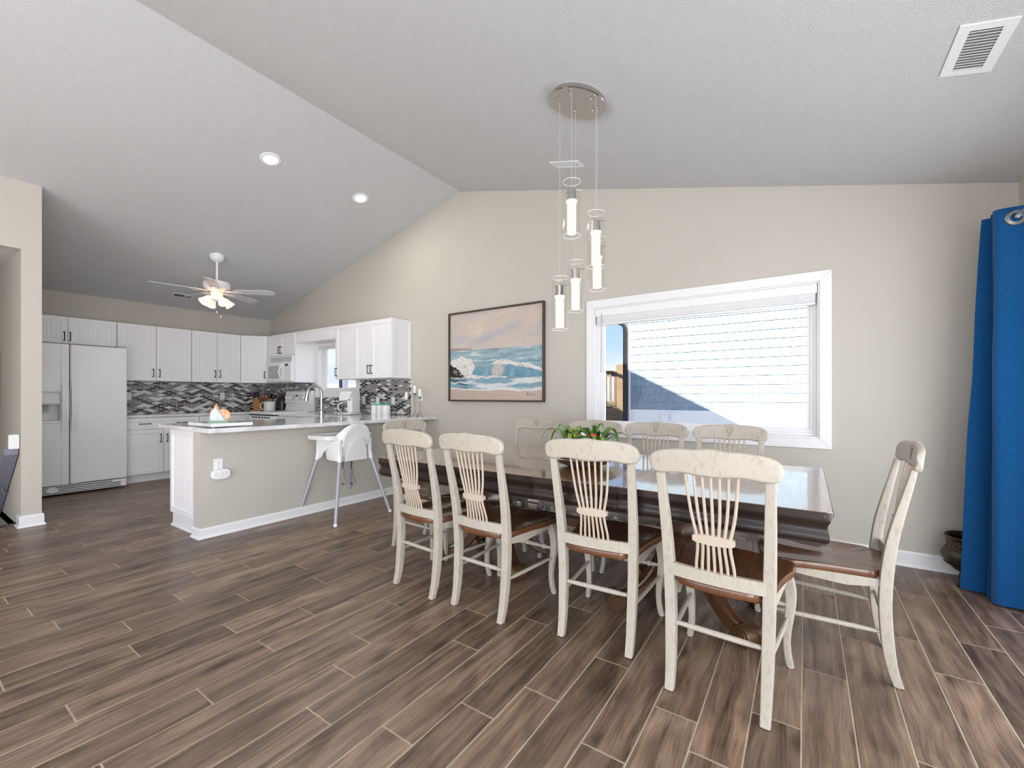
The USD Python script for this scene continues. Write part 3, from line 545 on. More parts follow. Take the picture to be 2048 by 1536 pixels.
def backsplash(label, regions, tf, key, seed, weights):
    """regions: (u0, u1, z0, z1) on the wall; tf maps a mesh built facing -y at the origin to the wall"""
    t = thing('backsplash', label, 'tile backsplash', (0, 0, 0)); r = random.Random(seed); todo = []
    obj('grout', cat([tf(bx(u0, u1, -0.0035, 0.002, z0, z1), 0, 0) for u0, u1, z0, z1 in regions]), 'tile_grout', t, smooth=False)
    for row in range(int(0.90 / TP), int(1.45 / TP)):
        z = row * TP
        for k in range(-90, 90):
            u = k * TW + (row % 2) * TW / 2
            for u0, u1, z0, z1 in regions:
                if u0 - TW * 0.3 < u < u1 + TW * 0.3 and z0 - TP * .4 < z < z1 + TP * .3:
                    m = TM.copy(); v = m.vertices + (u, 0, z); v[:, 0] = np.clip(v[:, 0], u0 + .001, u1 - .001); v[:, 2] = np.clip(v[:, 2], z0 + .0005, z1 - .0005); m.vertices = v
                    todo.append((key(u, z), m, r.choices(TILES, weights)[0])); break
    todo.sort(key=lambda q: q[0])
    for _, m, c in todo[:296]: obj('tile', tf(m, 0, 0), c, t, smooth=False)
    for c in TILES:
        ms = [tf(m, 0, 0) for _, m, cc in todo[296:] if cc == c]
        if ms: obj('tiles', cat(ms), c, t, smooth=False, kind='stuff')
    return t
kt = lambda m, a, b: T(R(m, PI / 2), KX + 0.003, 0, 0)          # u runs along +y on the kitchen wall
wt = lambda m, a, b: T(m, 0, WY - 0.003, 0)
backsplash('lozenge mosaic tile in grey, black and white on the wall beside the refrigerator', [(1.86, WY - .005, CZ + .001, UZ0 - .001)], kt, lambda u, z: u, 21, [30, 27, 26, 6, 16])
backsplash('lozenge mosaic tile in black, grey and taupe on the wall behind range and coffee maker', [(-5.53, -4.415, CZ + .001, UZ0 + .019), (-6.66, -5.53, CZ + .001, 1.165), (KX + .01, -6.68, CZ + .001, UZ0 - .001)], wt, lambda u, z: -u, 22, [33, 12, 30, 20, 12])
single('tile_edge_trim', bx(-4.412, -4.404, WY - .012, WY - .001, CZ + .001, UZ0 + .019, .001), 'white_trim', 'thin white edge strip closing the mosaic tile beside the candles', 'trim', smooth=False)

# ------------------------------------------------------------------ refrigerator
t = thing('refrigerator', 'white side-by-side refrigerator with ice dispenser at the left of the kitchen', 'refrigerator', (0, 0, 0)); FX = -7.36
obj('body', bx(KX + .01, FX - .115, 0.925, 1.862, 0.02, 1.80, .006), 'white_appliance', t, smooth=False)
fz = sbox(0.93, 0.135, 1.318, 1.815).difference(sbox(0.99, 0.90, 1.245, 1.245))
fd = obj('freezer_door', extr(fz, .145, 'yz', FX - .11), 'white_appliance', t, smooth=False)
rd = obj('refrigerator_door', bx(FX - .11, FX + .035, 1.328, 1.856, .135, 1.815, .008), 'white_appliance', t, smooth=False)
obj('dispenser', cat([bx(FX - .112, FX - .104, .99, 1.245, .90, 1.245), extr(Polygon([(FX - .10, 1.244), (FX + .012, 1.244), (FX + .044, 1.12), (FX + .040, 1.098), (FX + .02, 1.088), (FX - .10, 1.088)]), .25, 'xz', 0.9925), bx(FX - .10, FX + .042, .985, 1.25, .868, .903, .004)]), 'white_plastic', fd, smooth=False)
obj('dispenser_spout', cat([cyl(.022, 1.03, 1.09, FX - .03, 1.06, 12), bx(FX - .06, FX - .04, 1.10, 1.16, 1.0, 1.088, .003)]), 'grey_plastic', fd)
for nm, par, ya, yb in (('freezer', fd, 1.252, 1.312), ('fridge', rd, 1.334, 1.394)):
    prof_ = [(0.135, .006), (.74, .006), (.78, .012), (.95, .04), (1.10, .046), (1.25, .04), (1.40, .012), (1.43, .008), (1.812, .008)]
    hp = Polygon([(FX + .035, z) for z in (.137, 1.812)][:1] + [(FX + .035 + o, z) for z, o in prof_] + [(FX + .035, 1.812)])
    obj('handle', extr(hp, yb - ya, 'xz', ya), 'white_plastic', par, smooth=25)
gs = sbox(0.93, .028, 1.856, .122)
for k in range(4): gs = gs.difference(sbox(0.945, .036 + k * .021, 1.72 if k == 3 else 1.80, .046 + k * .021))
obj('grille', extr(gs, .02, 'yz', FX - .012), 'white_plastic', t, smooth=False); obj('grille_backing', bx(FX - .03, FX - .014, .93, 1.85, .03, .12), 'dark_gap', t, smooth=False)
bd = R(lathe([(0, 0), (.05, 0), (.052, .004), (.046, .008), (.044, .006), (0, .007)], 24), PI / 2, (0, 1, 0)); bd.vertices[:, 2] *= .68
obj('badge', T(bd, FX + .009, 1.18, .078), 'white_plastic', t)
obj('hinge_cover', bx(FX - .06, FX + .02, 1.75, 1.85, 1.817, 1.835, .004), 'grey_plastic', t, smooth=False)
# ------------------------------------------------------------------ microwave and range
t = thing('microwave', 'white over-the-range microwave under the small wall cabinet', 'microwave', (0, 0, 0)); mx0, mx1, my = -7.465, -6.70, 3.705
obj('body', bx(mx0, mx1, my, WY - .005, UZ0 + .005, 1.84, .005), 'white_appliance', t, smooth=False)
dr = obj('door', bx(mx0 + .004, -6.92, my - .022, my, UZ0 + .02, 1.735, .006), 'white_appliance', t, smooth=False)
M('microwave_window', srgb(176, 177, 178), .2)
obj('window', bx(mx0 + .075, -7.06, my - .024, my - .021, 1.475, 1.685, .001), 'microwave_window', dr, smooth=False)
obj('handle', tube(smooth_path([(-6.955, my - .022, 1.46), (-6.985, my - .05, 1.53), (-6.995, my - .058, 1.58), (-6.985, my - .05, 1.63), (-6.955, my - .022, 1.70)], 14), .011, 8), 'white_plastic', dr)
cp = obj('control_panel', bx(-6.915, mx1 - .003, my - .02, my, UZ0 + .02, 1.735, .004), 'white_appliance', t, smooth=False)
obj('display', bx(-6.875, -6.79, my - .0215, my - .019, 1.67, 1.705), 'black_plastic', cp, smooth=False)
obj('keypad', cat([bx(-6.88 + i * .045, -6.848 + i * .045, my - .0212, my - .019, 1.47 + j * .036, 1.494 + j * .036) for i in range(3) for j in range(5)]), 'white_plastic', cp, smooth=False)
obj('vent_grille', cat([bx(mx0 + .12, mx1 - .02, my - .012, my + .002, 1.752 + k * .026, 1.764 + k * .026) for k in range(3)]), 'grey_plastic', t, smooth=False)
t = thing('range', 'white electric range with backguard controls, against the tiled wall', 'stove', (0, 0, 0)); sx0, sx1, sy0 = -7.44, -6.68, 3.40
obj('body', bx(sx0, sx1, sy0 + .02, WY - .02, 0.02, .885, .006), 'white_appliance', t, smooth=False)
obj('cooktop', bx(sx0 - .004, sx1 + .004, sy0, WY - .10, .90, .945, .014), 'white_appliance', t, smooth=False)
obj('cooktop_gap', bx(sx0 + .01, sx1 - .01, sy0 + .008, WY - .1, .884, .901), 'dark_gap', t, smooth=False)
od = obj('oven_door', bx(sx0 + .005, sx1 - .005, sy0 - .012, sy0 + .02, .20, .80, .008), 'white_appliance', t, smooth=False)
obj('handle', cat([tube([(sx0 + .08, sy0 - .055, .745), (sx1 - .08, sy0 - .055, .745)], .012, 10)] + [tube([(x, sy0 - .012, .745), (x, sy0 - .055, .745)], .009, 8) for x in (sx0 + .11, sx1 - .11)]), 'white_plastic', od)
vf = obj('front_trim', bx(sx0 + .003, sx1 - .003, sy0 - .004, sy0 + .02, .805, .884, .004), 'white_appliance', t, smooth=False)
obj('vent_slots', cat([bx(sx0 + .12 + k * .095, sx0 + .185 + k * .095, sy0 - .0055, sy0, .848, .868) for k in range(6)]), 'dark_gap', vf, smooth=False)
obj('burner', cat([lathe([(.11, .9452), (.112, .9462), (.108, .9466), (.10, .9452)], 24, x, y) for x, y in ((-7.25, 3.55), (-6.87, 3.55), (-7.25, 3.80), (-6.87, 3.80))]), 'grey_plastic', t)
bg = obj('backguard', extr(Polygon([(WY - .015, .89), (WY - .13, .89), (WY - .10, .97), (WY - .085, 1.06), (WY - .115, 1.075), (WY - .085, 1.265), (WY - .05, 1.28), (WY - .015, 1.28)]), sx1 - sx0 - .01, 'yz', sx0 + .005), 'white_appliance', t, smooth=20)
def on_bg(m, x, z):  # place on the sloped control face
    a = math.atan2(.03, .19); return T(R(m, -a, (1, 0, 0)), x, WY - .115 + (z - 1.075) * .03 / .19 - .001, z)
kn = R(lathe([(0, 0), (.024, 0), (.022, .016), (.013, .018), (.012, .03), (0, .031)], 16), PI / 2, (1, 0, 0))
for x in (-7.39, -7.31, -6.86, -6.77): obj('knob', on_bg(kn, x, 1.165), 'white_plastic', t)
obj('control_panel', on_bg(bx(-.17, .13, -.002, .002, -.075, .07), -7.07, 1.17), 'white_plastic', t, smooth=False); obj('clock_display', on_bg(bx(-.03, .03, -.004, 0, -.013, .013), -7.075, 1.195), 'black_plastic', t, smooth=False)
obj('control_buttons', on_bg(cat([bx(-.13 + i * .05, -.10 + i * .05, -.004, 0, -.055 + j * .035, -.035 + j * .035) for i in (0, 1, 4, 5) for j in range(3)]), -7.07, 1.17), 'grey_plastic', t, smooth=False)

# ------------------------------------------------------------------ dining table and chairs
M('cream_paint', srgb(178, 170, 157), 0.5, spec=0.3, coord='obj', var=(srgb(146, 133, 115), (70, 70, 24), 0.52, 0.85), bump=((40, 40, 6), 0.12, 0.002))
M('cream_spindle', srgb(184, 170, 153), 0.5, spec=0.35, coord='obj', var=(srgb(188, 164, 140), (30, 30, 6), 0.5, 0.8))
M('wear_brown', srgb(150, 120, 92), 0.6)
wood('seat_wood', [(0.2, (0.050, 0.019, 0.009)), (0.5, (0.115, 0.045, 0.018)), (0.8, (0.24, 0.105, 0.038))], 7, 1.4, 'y', rough=0.28, coat=0.4, tone=(0.85, 1.15), bump=0.06, coord='obj', rv=0.06)
wood('table_top_wood', [(0.2, (0.060, 0.026, 0.011)), (0.5, (0.16, 0.075, 0.032)), (0.8, (0.28, 0.14, 0.062))], 9, 1.1, 'y', rough=0.2, coat=1.0, tone=(0.85, 1.2), bump=0.05, spec=0.8, rv=0.05)
wood('table_dark_wood', [(0.2, (0.007, 0.004, 0.003)), (0.5, (0.018, 0.010, 0.007)), (0.85, (0.05, 0.028, 0.017))], 9, 1.0, 'x', rough=0.42, coat=0.15, tone=(0.9, 1.1), bump=0.1, rv=0.06, spec=0.35)
wood('pedestal_wood', [(0.2, (0.03, 0.011, 0.006)), (0.5, (0.085, 0.035, 0.014)), (0.8, (0.17, 0.08, 0.03))], 14, 1.6, 'z', rough=0.3, coat=0.5, tone=(0.7, 1.3), bump=0.08, rv=0.06)
M('gilded_scroll', (0.10, 0.05, 0.02), 0.35, metal=0.3, bump=(70, 0.4, 0.004))
TX0, TX1, TY0, TY1, TZ = -2.50, 0.088, 1.985, 3.19, 0.765
SEAMS = [TX0, -1.757, -1.228, -0.748, TX1]
table = thing('dining_table', 'long dark wood extension dining table with moulded apron and scrolled pedestals', 'dining table', (0, 0, 0))
for k in range(4):
    x0, x1 = SEAMS[k] + (0.0009 if k else 0), SEAMS[k + 1] - (0.0009 if k < 3 else 0); c = 0.035
    o = sbox(x0, TY0, x1, TY1)
    if k == 0: o = o.difference(sbox(x0, TY0, x0 + c, TY0 + c)).difference(sbox(x0, TY1 - c, x0 + c, TY1)).union(shapely.Point(x0 + c, TY0 + c).buffer(c, 8)).union(shapely.Point(x0 + c, TY1 - c).buffer(c, 8))
    if k == 3: o = o.difference(sbox(x1 - c, TY0, x1, TY0 + c)).difference(sbox(x1 - c, TY1 - c, x1, TY1)).union(shapely.Point(x1 - c, TY0 + c).buffer(c, 8)).union(shapely.Point(x1 - c, TY1 - c).buffer(c, 8))
    def layers(zs): return cat([extr(shapely.intersection(o, sbox(x0 if k else x0 + d, TY0 + d, x1 if k < 3 else x1 - d, TY1 - d)), z1 - z0, 'xy', z0) for z0, z1, d in zs])
    lf = obj('table_leaf', layers([(TZ - 0.0028, TZ, 0.004)]), 'table_top_wood', table, smooth=20)
    obj('edge_moulding', layers([(TZ - 0.030, TZ - 0.022, 0.004), (TZ - 0.022, TZ - 0.009, 0.0), (TZ - 0.009, TZ - 0.003, 0.0016)]), 'table_dark_wood', lf, smooth=20)
AP = [(-.010, TZ - .0302), (-.010, TZ - .037), (-.016, TZ - .050), (-.0215, TZ - .064), (-.0205, TZ - .076), (-.014, TZ - .090), (-.0115, TZ - .104), (-.015, TZ - .116), (-.022, TZ - .122), (-.022, TZ - .129), (-.05, TZ - .129), (-.05, TZ - .0302)]
n_, f_ = TY0 + 0.0, TY1
for k in range(4):
    a, b = SEAMS[k] + .001, SEAMS[k + 1] - .001
    if k == 0: pth = [[(b, f_), (a, f_), (a, n_), (b, n_)]]
    elif k == 3: pth = [[(a, n_), (b, n_), (b, f_), (a, f_)]]
    else: pth = [[(a, n_), (b, n_)], [(b, f_), (a, f_)]]
    for p in pth: obj('apron', mitre(p, AP), 'table_dark_wood', table, smooth=35)
def scroll_leg(ang):
    """splayed carved leg from the pedestal column down to a scrolled foot, in the direction of the angle"""
    prof2 = smooth_path([(0.05, 0.40), (0.10, 0.33), (0.15, 0.24), (0.215, 0.15), (0.29, 0.09), (0.355, 0.062), (0.40, 0.055)], 18); c, s = math.cos(ang), math.sin(ang)
    wd = np.interp(np.linspace(0, 1, 18), [0, .3, .7, 1], [.085, .085, .075, .085]); th = np.interp(np.linspace(0, 1, 18), [0, .3, .7, 1], [.10, .095, .07, .06]); secs = []
    tg = np.gradient(prof2, axis=0); tg /= np.linalg.norm(tg, axis=1, keepdims=True)
    for (r, z), (tr, tz), w, h in zip(prof2, tg, wd, th):
        nr, nz = -tz, tr; o = np.array([(-.5, -.35), (-.35, -.5), (.35, -.5), (.5, -.35), (.5, .30), (.30, .36), (.26, .5), (.12, .44), (-.12, .44), (-.26, .5), (-.30, .36), (-.5, .30)])
        secs.append([(c * (r + nr * q * h) - s * p * w, s * (r + nr * q * h) + c * p * w, max(0.004, z + nz * q * h)) for p, q in o])
    return loft([np.array(x) for x in secs])
def scroll_foot(ang):
    c, s = math.cos(ang), math.sin(ang); parts = []
    for w, r in ((0.100, .052), (0.112, .036), (0.122, .018)):
        m = R(lathe([(0, -w / 2), (r * .92, -w / 2), (r, -w / 2 + .006), (r, w / 2 - .006), (r * .92, w / 2), (0, w / 2)], 20), PI / 2, (1, 0, 0)); parts.append(T(m, .405, 0, .0535))
    return R(cat(parts), ang)
for px in (-0.56, -1.88):
    py = 2.585
    col = lathe([(0, .22), (.10, .22), (.135, .235), (.14, .25), (.13, .265), (.115, .27), (.115, .42), (.125, .44), (.115, .46), (.105, .52), (.12, .58), (.14, .62), (.14, .636), (0, .636)], 12, px, py)
    ped = obj('pedestal', col, 'pedestal_wood', table, smooth=25)
    obj('drop_finial', lathe([(0, .175), (.03, .178), (.055, .19), (.09, .205), (.105, .22), (0, .22)], 20, px, py), 'pedestal_wood', ped)
    for a in (-0.62, 0.62, PI - 0.62, PI + 0.62):
        lg = obj('leg', T(scroll_leg(a), px, py), 'pedestal_wood', table, smooth=40); obj('scroll_foot', T(scroll_foot(a), px, py), 'gilded_scroll', lg, label='scrolled foot with worn gilding')
    obj('top_cleat', bx(px - .25, px + .25, py - .42, py + .42, .637, .70, .01), 'table_dark_wood', table, smooth=False)
sp = [(-1.78, .40)] + [(x, .40) for x in (-1.2,)] + [(-.66, .40), (-.66, .30)] + [tuple(p) for p in smooth_path([(-.74, .27), (-.86, .30), (-.98, .335), (-1.22, .345), (-1.46, .335), (-1.58, .30), (-1.70, .27)], 20)] + [(-1.78, .30)]
obj('stretcher_beam', extr(Polygon(sp).buffer(0), .06, 'xz', 2.555), 'pedestal_wood', table, smooth=25)

def make_chair(label, loc, rot):
    t = thing('dining_chair', label, 'chair', loc, rot, group='cream dining chairs around the table')
    prof = [(0, -.002), (.030, .12), (.040, .22), (.045, .33), (.041, .45), (.024, .60), (-.008, .75), (-.042, .90)]
    zz = np.linspace(0.004, .902, 22); pz = [p[1] for p in prof]; from scipy.interpolate import CubicSpline
    cs = CubicSpline(pz, [p[0] for p in prof]); off = cs(zz)
    def lat(z): return np.interp(z, [0, .45, .9], [.170, .179, .193])
    for s in (-1, 1):
        w = np.interp(zz, [0, .2, .45, .7, .9], [.035, .041, .043, .039, .034]); d = np.interp(zz, [0, .15, .45, .6, .75, .9], [.034, .043, .044, .040, .032, .022])
        lg = obj('leg', post([(s * lat(z), o, z) for z, o in zip(zz, off)], w, d, .006), 'cream_paint', t, smooth=35)
        obj('glide', cyl(.012, 0, .006, s * .170, off[0], 10), 'white_plastic', lg)
        fp = smooth_path([(.196, .452, .425), (.208, .464, .37), (.214, .470, .31), (.208, .464, .22), (.200, .456, .13), (.202, .458, .07), (.212, .468, .004)], 20)[::-1]
        fw_ = np.interp(fp[:, 2], [0, .05, .12, .3, .36, .43], [.030, .030, .029, .042, .046, .042])
        lg = obj('leg', post([(s * a, b, c) for a, b, c in fp], fw_, fw_, .008), 'cream_paint', t, smooth=35)
        obj('glide', cyl(.012, 0, .006, s * .212, .468, 10), 'white_plastic', lg)
        obj('stretcher', tube([(s * .172, .05, .212), (s * .18, .14, .214), (s * .195, .35, .216), (s * .202, .455, .217)], [.0075, .0105, .0105, .0075], 10), 'cream_paint', t)
        rp = [(.0, .405), (.12, .388), (.25, .398), (.36, .408), (.405, .398), (.405, .434), (.0, .434)]
        obj('seat_rail', T(R(extr(Polygon(rp), .018, 'yz', -.009), s * -.06), s * .178, .055), 'cream_paint', t, smooth=20)
    obj('stretcher', tube([(-.17, .042, .262), (-.09, .042, .262), (.09, .042, .262), (.17, .042, .262)], [.008, .0115, .0115, .008], 10), 'cream_paint', t)
    q = np.array([-.2, -.17, -.155, -.15, -.14, -.135, -.12, -.06, -.03, -.025, -.012, 0]); rr = [.008, .010, .012, .016, .016, .010, .0095, .0135, .0115, .0165, .0165, .011]
    x = np.r_[q, -q[::-1][1:]]; rr = np.r_[rr, rr[::-1][1:]]
    obj('front_stretcher', tube([(a, .46, .275) for a in x], rr, 10), 'cream_paint', t)
    # aprons
    xs = np.linspace(-.185, .185, 41); u = np.abs(xs) / .185
    low = .382 + .010 * np.cos(u * PI * 3) + .022 * np.clip((u - .55) / .45, 0, 1) ** 2 * 0 + .018 * (u > .9)
    obj('apron', extr(Polygon([(a, b) for a, b in zip(xs, low)] + [(.185, .434), (-.185, .434)]), .018, 'xz', .447), 'cream_paint', t, smooth=20)
    # saddle seat
    half = np.array([(0, -.006), (.08, -.001), (.151, .014), (.155, .064), (.184, .070), (.192, .11), (.200, .20), (.214, .30), (.236, .365), (.228, .395), (.238, .43), (.232, .468), (.205, .496), (.14, .508), (.07, .519), (0, .522)])
    out = np.vstack([half, np.column_stack([-half[::-1][1:-1, 0], half[::-1][1:-1, 1]])])
    dens = []
    for i in range(len(out)):
        a, b = out[i], out[(i + 1) % len(out)]; k = 3
        dens += [a + (b - a) * j / k for j in range(k)]
    out = np.array(dens)
    for _ in range(2): out = (out * 2 + np.roll(out, 1, 0) + np.roll(out, -1, 0)) / 4
    c = np.array([0, .27]); zt, zb = .4655, .430; secs = []
    for s, z, dish in ((.0, zb, 0), (.93, zb, 0), (.985, zb + .004, 0), (1, zb + .012, 0), (.997, zt - .008, 0), (.985, zt - .002, .2), (.955, zt, .4), (.86, zt - .002, .8), (.68, zt - .007, 1), (.4, zt - .010, 1), (.15, zt - .010, 1), (0.001, zt - .010, 1)):
        p = c + (out - c) * s; z_ = np.full(len(p), z)
        if dish: z_ = z_ - dish * .005 * np.exp(-((np.abs(p[:, 0]) - .10) / .07) ** 2) * (p[:, 1] > .1) + dish * .006 * np.exp(-(p[:, 0] / .05) ** 2) * np.clip((p[:, 1] - .3) / .2, 0, 1)
        secs.append(np.column_stack([p, z_]))
    obj('seat', loft(secs, caps=False), 'seat_wood', t, smooth=40)
    # back: lower rail, fan of spindles through a band, crest
    def bow(x): return -.022 * (1 - (x / .2) ** 2)
    xs = np.linspace(-.172, .172, 15); yb = .030
    def bent(zlo, zhi, y0, xs, th, b=1.0):
        return loft([np.array([(x, y0 + b * bow(x) - th / 2, zl), (x, y0 + b * bow(x) + th / 2, zl), (x, y0 + b * bow(x) + th / 2, zh), (x, y0 + b * bow(x) - th / 2, zh)]) for x, zl, zh in zip(xs, np.broadcast_to(zlo, xs.shape), np.broadcast_to(zhi, xs.shape))])
    obj('back_rail', bent(.466, .516, yb, xs, .020), 'cream_paint', t, smooth=25)
    xb = np.linspace(-.075, .075, 13); e = np.abs(xb) / .075
    obj('spindle_band', bent(.630 + .006 * (e > .93) - .002 * np.cos(e * PI), .664 - .006 * (e > .93) + .002 * np.cos(e * PI), -.001, xb, .020, .9), 'cream_spindle', t, smooth=25)
    for i in range(7):
        k = (i - 3) / 3; x0_, x1_, x2_ = k * .069, k * .058, k * .093
        p = smooth_path([(x0_, yb + bow(x0_), .514), (x1_ * 1.02, .012 + bow(x1_), .60), (x1_, -.001 + .9 * bow(x1_), .648), (x1_ * 1.18, -.008 + .9 * bow(x1_), .70), (x2_ * .94, -.034 + .9 * bow(x2_), .84), (x2_, -.046 + .9 * bow(x2_), .905)], 14)
        obj('spindle', tube(p, np.interp(np.linspace(0, 1, 14), [0, .3, .6, 1], [.0058, .0066, .0064, .0052]), 8), 'cream_spindle', t)
    xt = [0, .02, .035, .06, .10, .15, .19, .212, .224, .231, .2342]; top = [1.0015, 1.001, .998, .995, .9955, .9915, .984, .9745, .963, .951, .938]
    xl = [0, .04, .08, .11, .14, .165, .19, .212, .222, .230, .2342]; lo_ = [.895, .896, .900, .902, .899, .895, .893, .897, .904, .915, .932]
    g = np.concatenate([-np.linspace(.2338, 0, 30) ** 1.0, np.linspace(0, .2338, 30)[1:]]); ax = np.abs(g); secs = []
    for x, a in zip(g, ax):
        zt_, zl_ = np.interp(a, xt, top), np.interp(a, xl, lo_); zc, hz = (zt_ + zl_) / 2, max((zt_ - zl_) / 2, .0015); y0 = -.062 - .10 * (zc - .945) * 0 + bow(x) * 1.1 * (.2 / .234) ** 2 + .004; th = min(.0125, hz)
        o = np.array([(-1, -.8), (-.72, -1), (.72, -1), (1, -.8), (1, .8), (.72, 1), (-.72, 1), (-1, .8)])
        secs.append(np.array([(x, y0 + p * th - .11 * (q * hz), zc + q * hz) for p, q in o]))
    obj('crest_rail', loft(secs), 'cream_paint', t, smooth=40)
    yo = -.062 + .004 - .022 * 1.1 * .73 + .0132; lines = []
    for sc in (1.0, .55):
        tri = [(-.026, .030), (-.012, .034), (0, .0352), (.012, .034), (.026, .030), (.014, -.004), (0, -.032), (-.014, -.004), (-.026, .030)]
        lines.append(tube([(a * sc, yo - .11 * (b * sc + .002), .950 + b * sc + .002) for a, b in tri], .0013, 5))
    obj('carved_motif', cat(lines), 'wear_brown', t, label='carved double triangle outline')
    return t
CH = [((-1.995, 1.860), -.075, 'cream spindle-back chair with brown wood seat, near side of table, closest to the high chair'),
      ((-1.501, 1.862), -.055, 'cream spindle-back chair on the near side of the table, second from the high chair'),
      ((-0.842, 1.938), .045, 'cream spindle-back chair on the near side, in front of the plant'),
      ((-0.291, 1.818), -.050, 'largest cream spindle-back chair in the foreground, near side by the right end')]
chair0 = make_chair(CH[0][2], (*CH[0][0], 0), CH[0][1])
for (p, a, l) in CH[1:]: copy(chair0, 'dining_chair', l, (*p, 0), a)
copy(chair0, 'dining_chair', 'cream spindle-back chair alone at the right head of the table, seen in profile', (0.318, 2.538, 0), PI / 2)
copy(chair0, 'dining_chair', 'cream spindle-back chair at the left head of the table, beside the peninsula', (-2.725, 2.506, 0), -PI / 2)
for x, l in ((-2.0, 'cream chair on the far side of the table, under the seascape painting'), (-1.42, 'cream chair on the far side, directly behind the plant leaves'), (-.932, 'cream chair on the far side of the table, below the middle of the window'), (-.433, 'cream chair on the far side, nearest the right corner of the window')):
    copy(chair0, 'dining_chair', l, (x, 3.235 if x > -1.9 else 3.28, 0), PI)

# ------------------------------------------------------------------ ceiling: pendant cluster, fan, recessed lights, vents
emitter('lamp_glow', (1.0, 0.93, 0.82), 9.0); emitter('lamp_warm', (1.0, 0.62, 0.30), 14.0); emitter('downlight_glow', (1.0, 0.97, 0.92), 12.0)
def sphere_light(name, p, r, power, color):
    L = UsdLux.SphereLight.Define(stage, name); L.CreateRadiusAttr(r); L.CreateIntensityAttr(power); L.CreateColorAttr(Gf.Vec3f(*color)); UsdGeom.Xformable(L).AddTranslateOp().Set(Gf.Vec3d(*[float(v) for v in p]))
def lay_on(m, x, y, drop=0.0, side=1):
    """a thing modelled hanging below z = 0 is laid against the sloping ceiling at x, y"""
    a = math.atan(SLOPE) * (1 if x > RIDGE_X else -1); return T(R(m, a, (0, 1, 0)), x, y, ceil_z(x) - drop)
# bubble-glass rod: clear column that glows, with seeds
nodes = {'g': ('geometry', {}), 'v': ('voronoi_texture', {'scale': 95.0, 'randomness': 1.0}), 'r': ('rgb_ramp', {'ramp': [(0, G(1)), (.26, G(.95)), (.33, (.50, .42, .36)), (.40, G(.95)), (1, G(1))]}), 'e': ('emission', {'strength': 1.1}), 'mul': ('mix_color', {'blend_type': 'multiply', 'fac': 1.0, 'b': (1.0, .95, .86)})}
MATS['bubble_glow'] = usdkit.material(stage, '/World/Looks/bubble_glow', nodes, [('g.position', 'v.vector'), ('v.distance', 'r.fac'), ('r.color', 'mul.a'), ('mul.result', 'e.color')], surface='e.emission')
pane_mat('clear_glass', tint=(0.97, 0.965, 0.95), ior=1.8, rough=0.02)
M('cable_grey', G(0.45), 0.4)
ch = thing('pendant_light', 'cluster of five clear glass cylinder pendants hanging over the table from a round chrome plate', 'pendant light', (0, 0, 0))
CXP, CYP = -1.235, 2.60
obj('canopy', lay_on(lathe([(0, .002), (.175, .002), (.178, -.022), (.188, -.026), (.190, -.032), (.186, -.036), (0, -.037)], 48), CXP, CYP), 'chrome', ch, smooth=30)
pd = [(-1.328, 2.514, 1.967), (-1.203, 2.433, 2.526), (-1.291, 2.67, 2.105), (-1.135, 2.67, 2.230), (-1.083, 2.529, 2.338)]
for x, y, ztop in pd:
    zc = ceil_z(x) - .036; Lg, rg = .335, .0555; z0 = ztop - Lg
    gl = obj('glass_shade', lathe([(rg, z0), (rg, ztop)], 48, x, y), 'clear_glass', ch, smooth=40)
    for z in (z0, ztop): obj('rim', lathe([(rg - .0035, z - .0012), (rg + .0006, z - .0012), (rg + .0006, z + .0012), (rg - .0035, z + .0012), (rg - .0035, z - .0012)], 40, x, y), 'white_plastic', gl)
    obj('cable', tube([(x, y, zc), (x, y, ztop - .045)], .0014, 6), 'cable_grey', gl)
    obj('socket_cap', cat([cyl(.028, ztop - .115, ztop - .05, x, y, 28), cyl(.006, ztop - .05, ztop - .03, x, y, 10)] + [tube([(x, y, ztop - .048), (x + math.cos(a) * (rg + .006), y + math.sin(a) * (rg + .006), ztop - .048)], .002, 6) for a in (.6, .6 + 2.094, .6 + 4.188)]), 'chrome', gl, smooth=30)
    obj('crystal_rod', lathe([(0, ztop - .1155), (.034, ztop - .117), (.034, ztop - .128), (.028, ztop - .13), (.028, z0 + .018), (.026, z0 + .012), (0, z0 + .012)], 28, x, y), 'bubble_glow', gl, smooth=40)
    obj('hook', lay_on(lathe([(0, -.036), (.005, -.036), (.005, -.042), (.0035, -.044), (.005, -.047), (.0035, -.054), (0, -.055)], 10), x, y), 'chrome', ch)
for k in range(5):
    a = k * 2 * PI / 5 + .95; obj('finial', lay_on(lathe([(0, -.036), (.005, -.036), (.005, -.042), (.0035, -.044), (.005, -.047), (.003, -.054), (0, -.055)], 10), CXP + .115 * math.cos(a), CYP + .115 * math.sin(a)), 'chrome', ch)
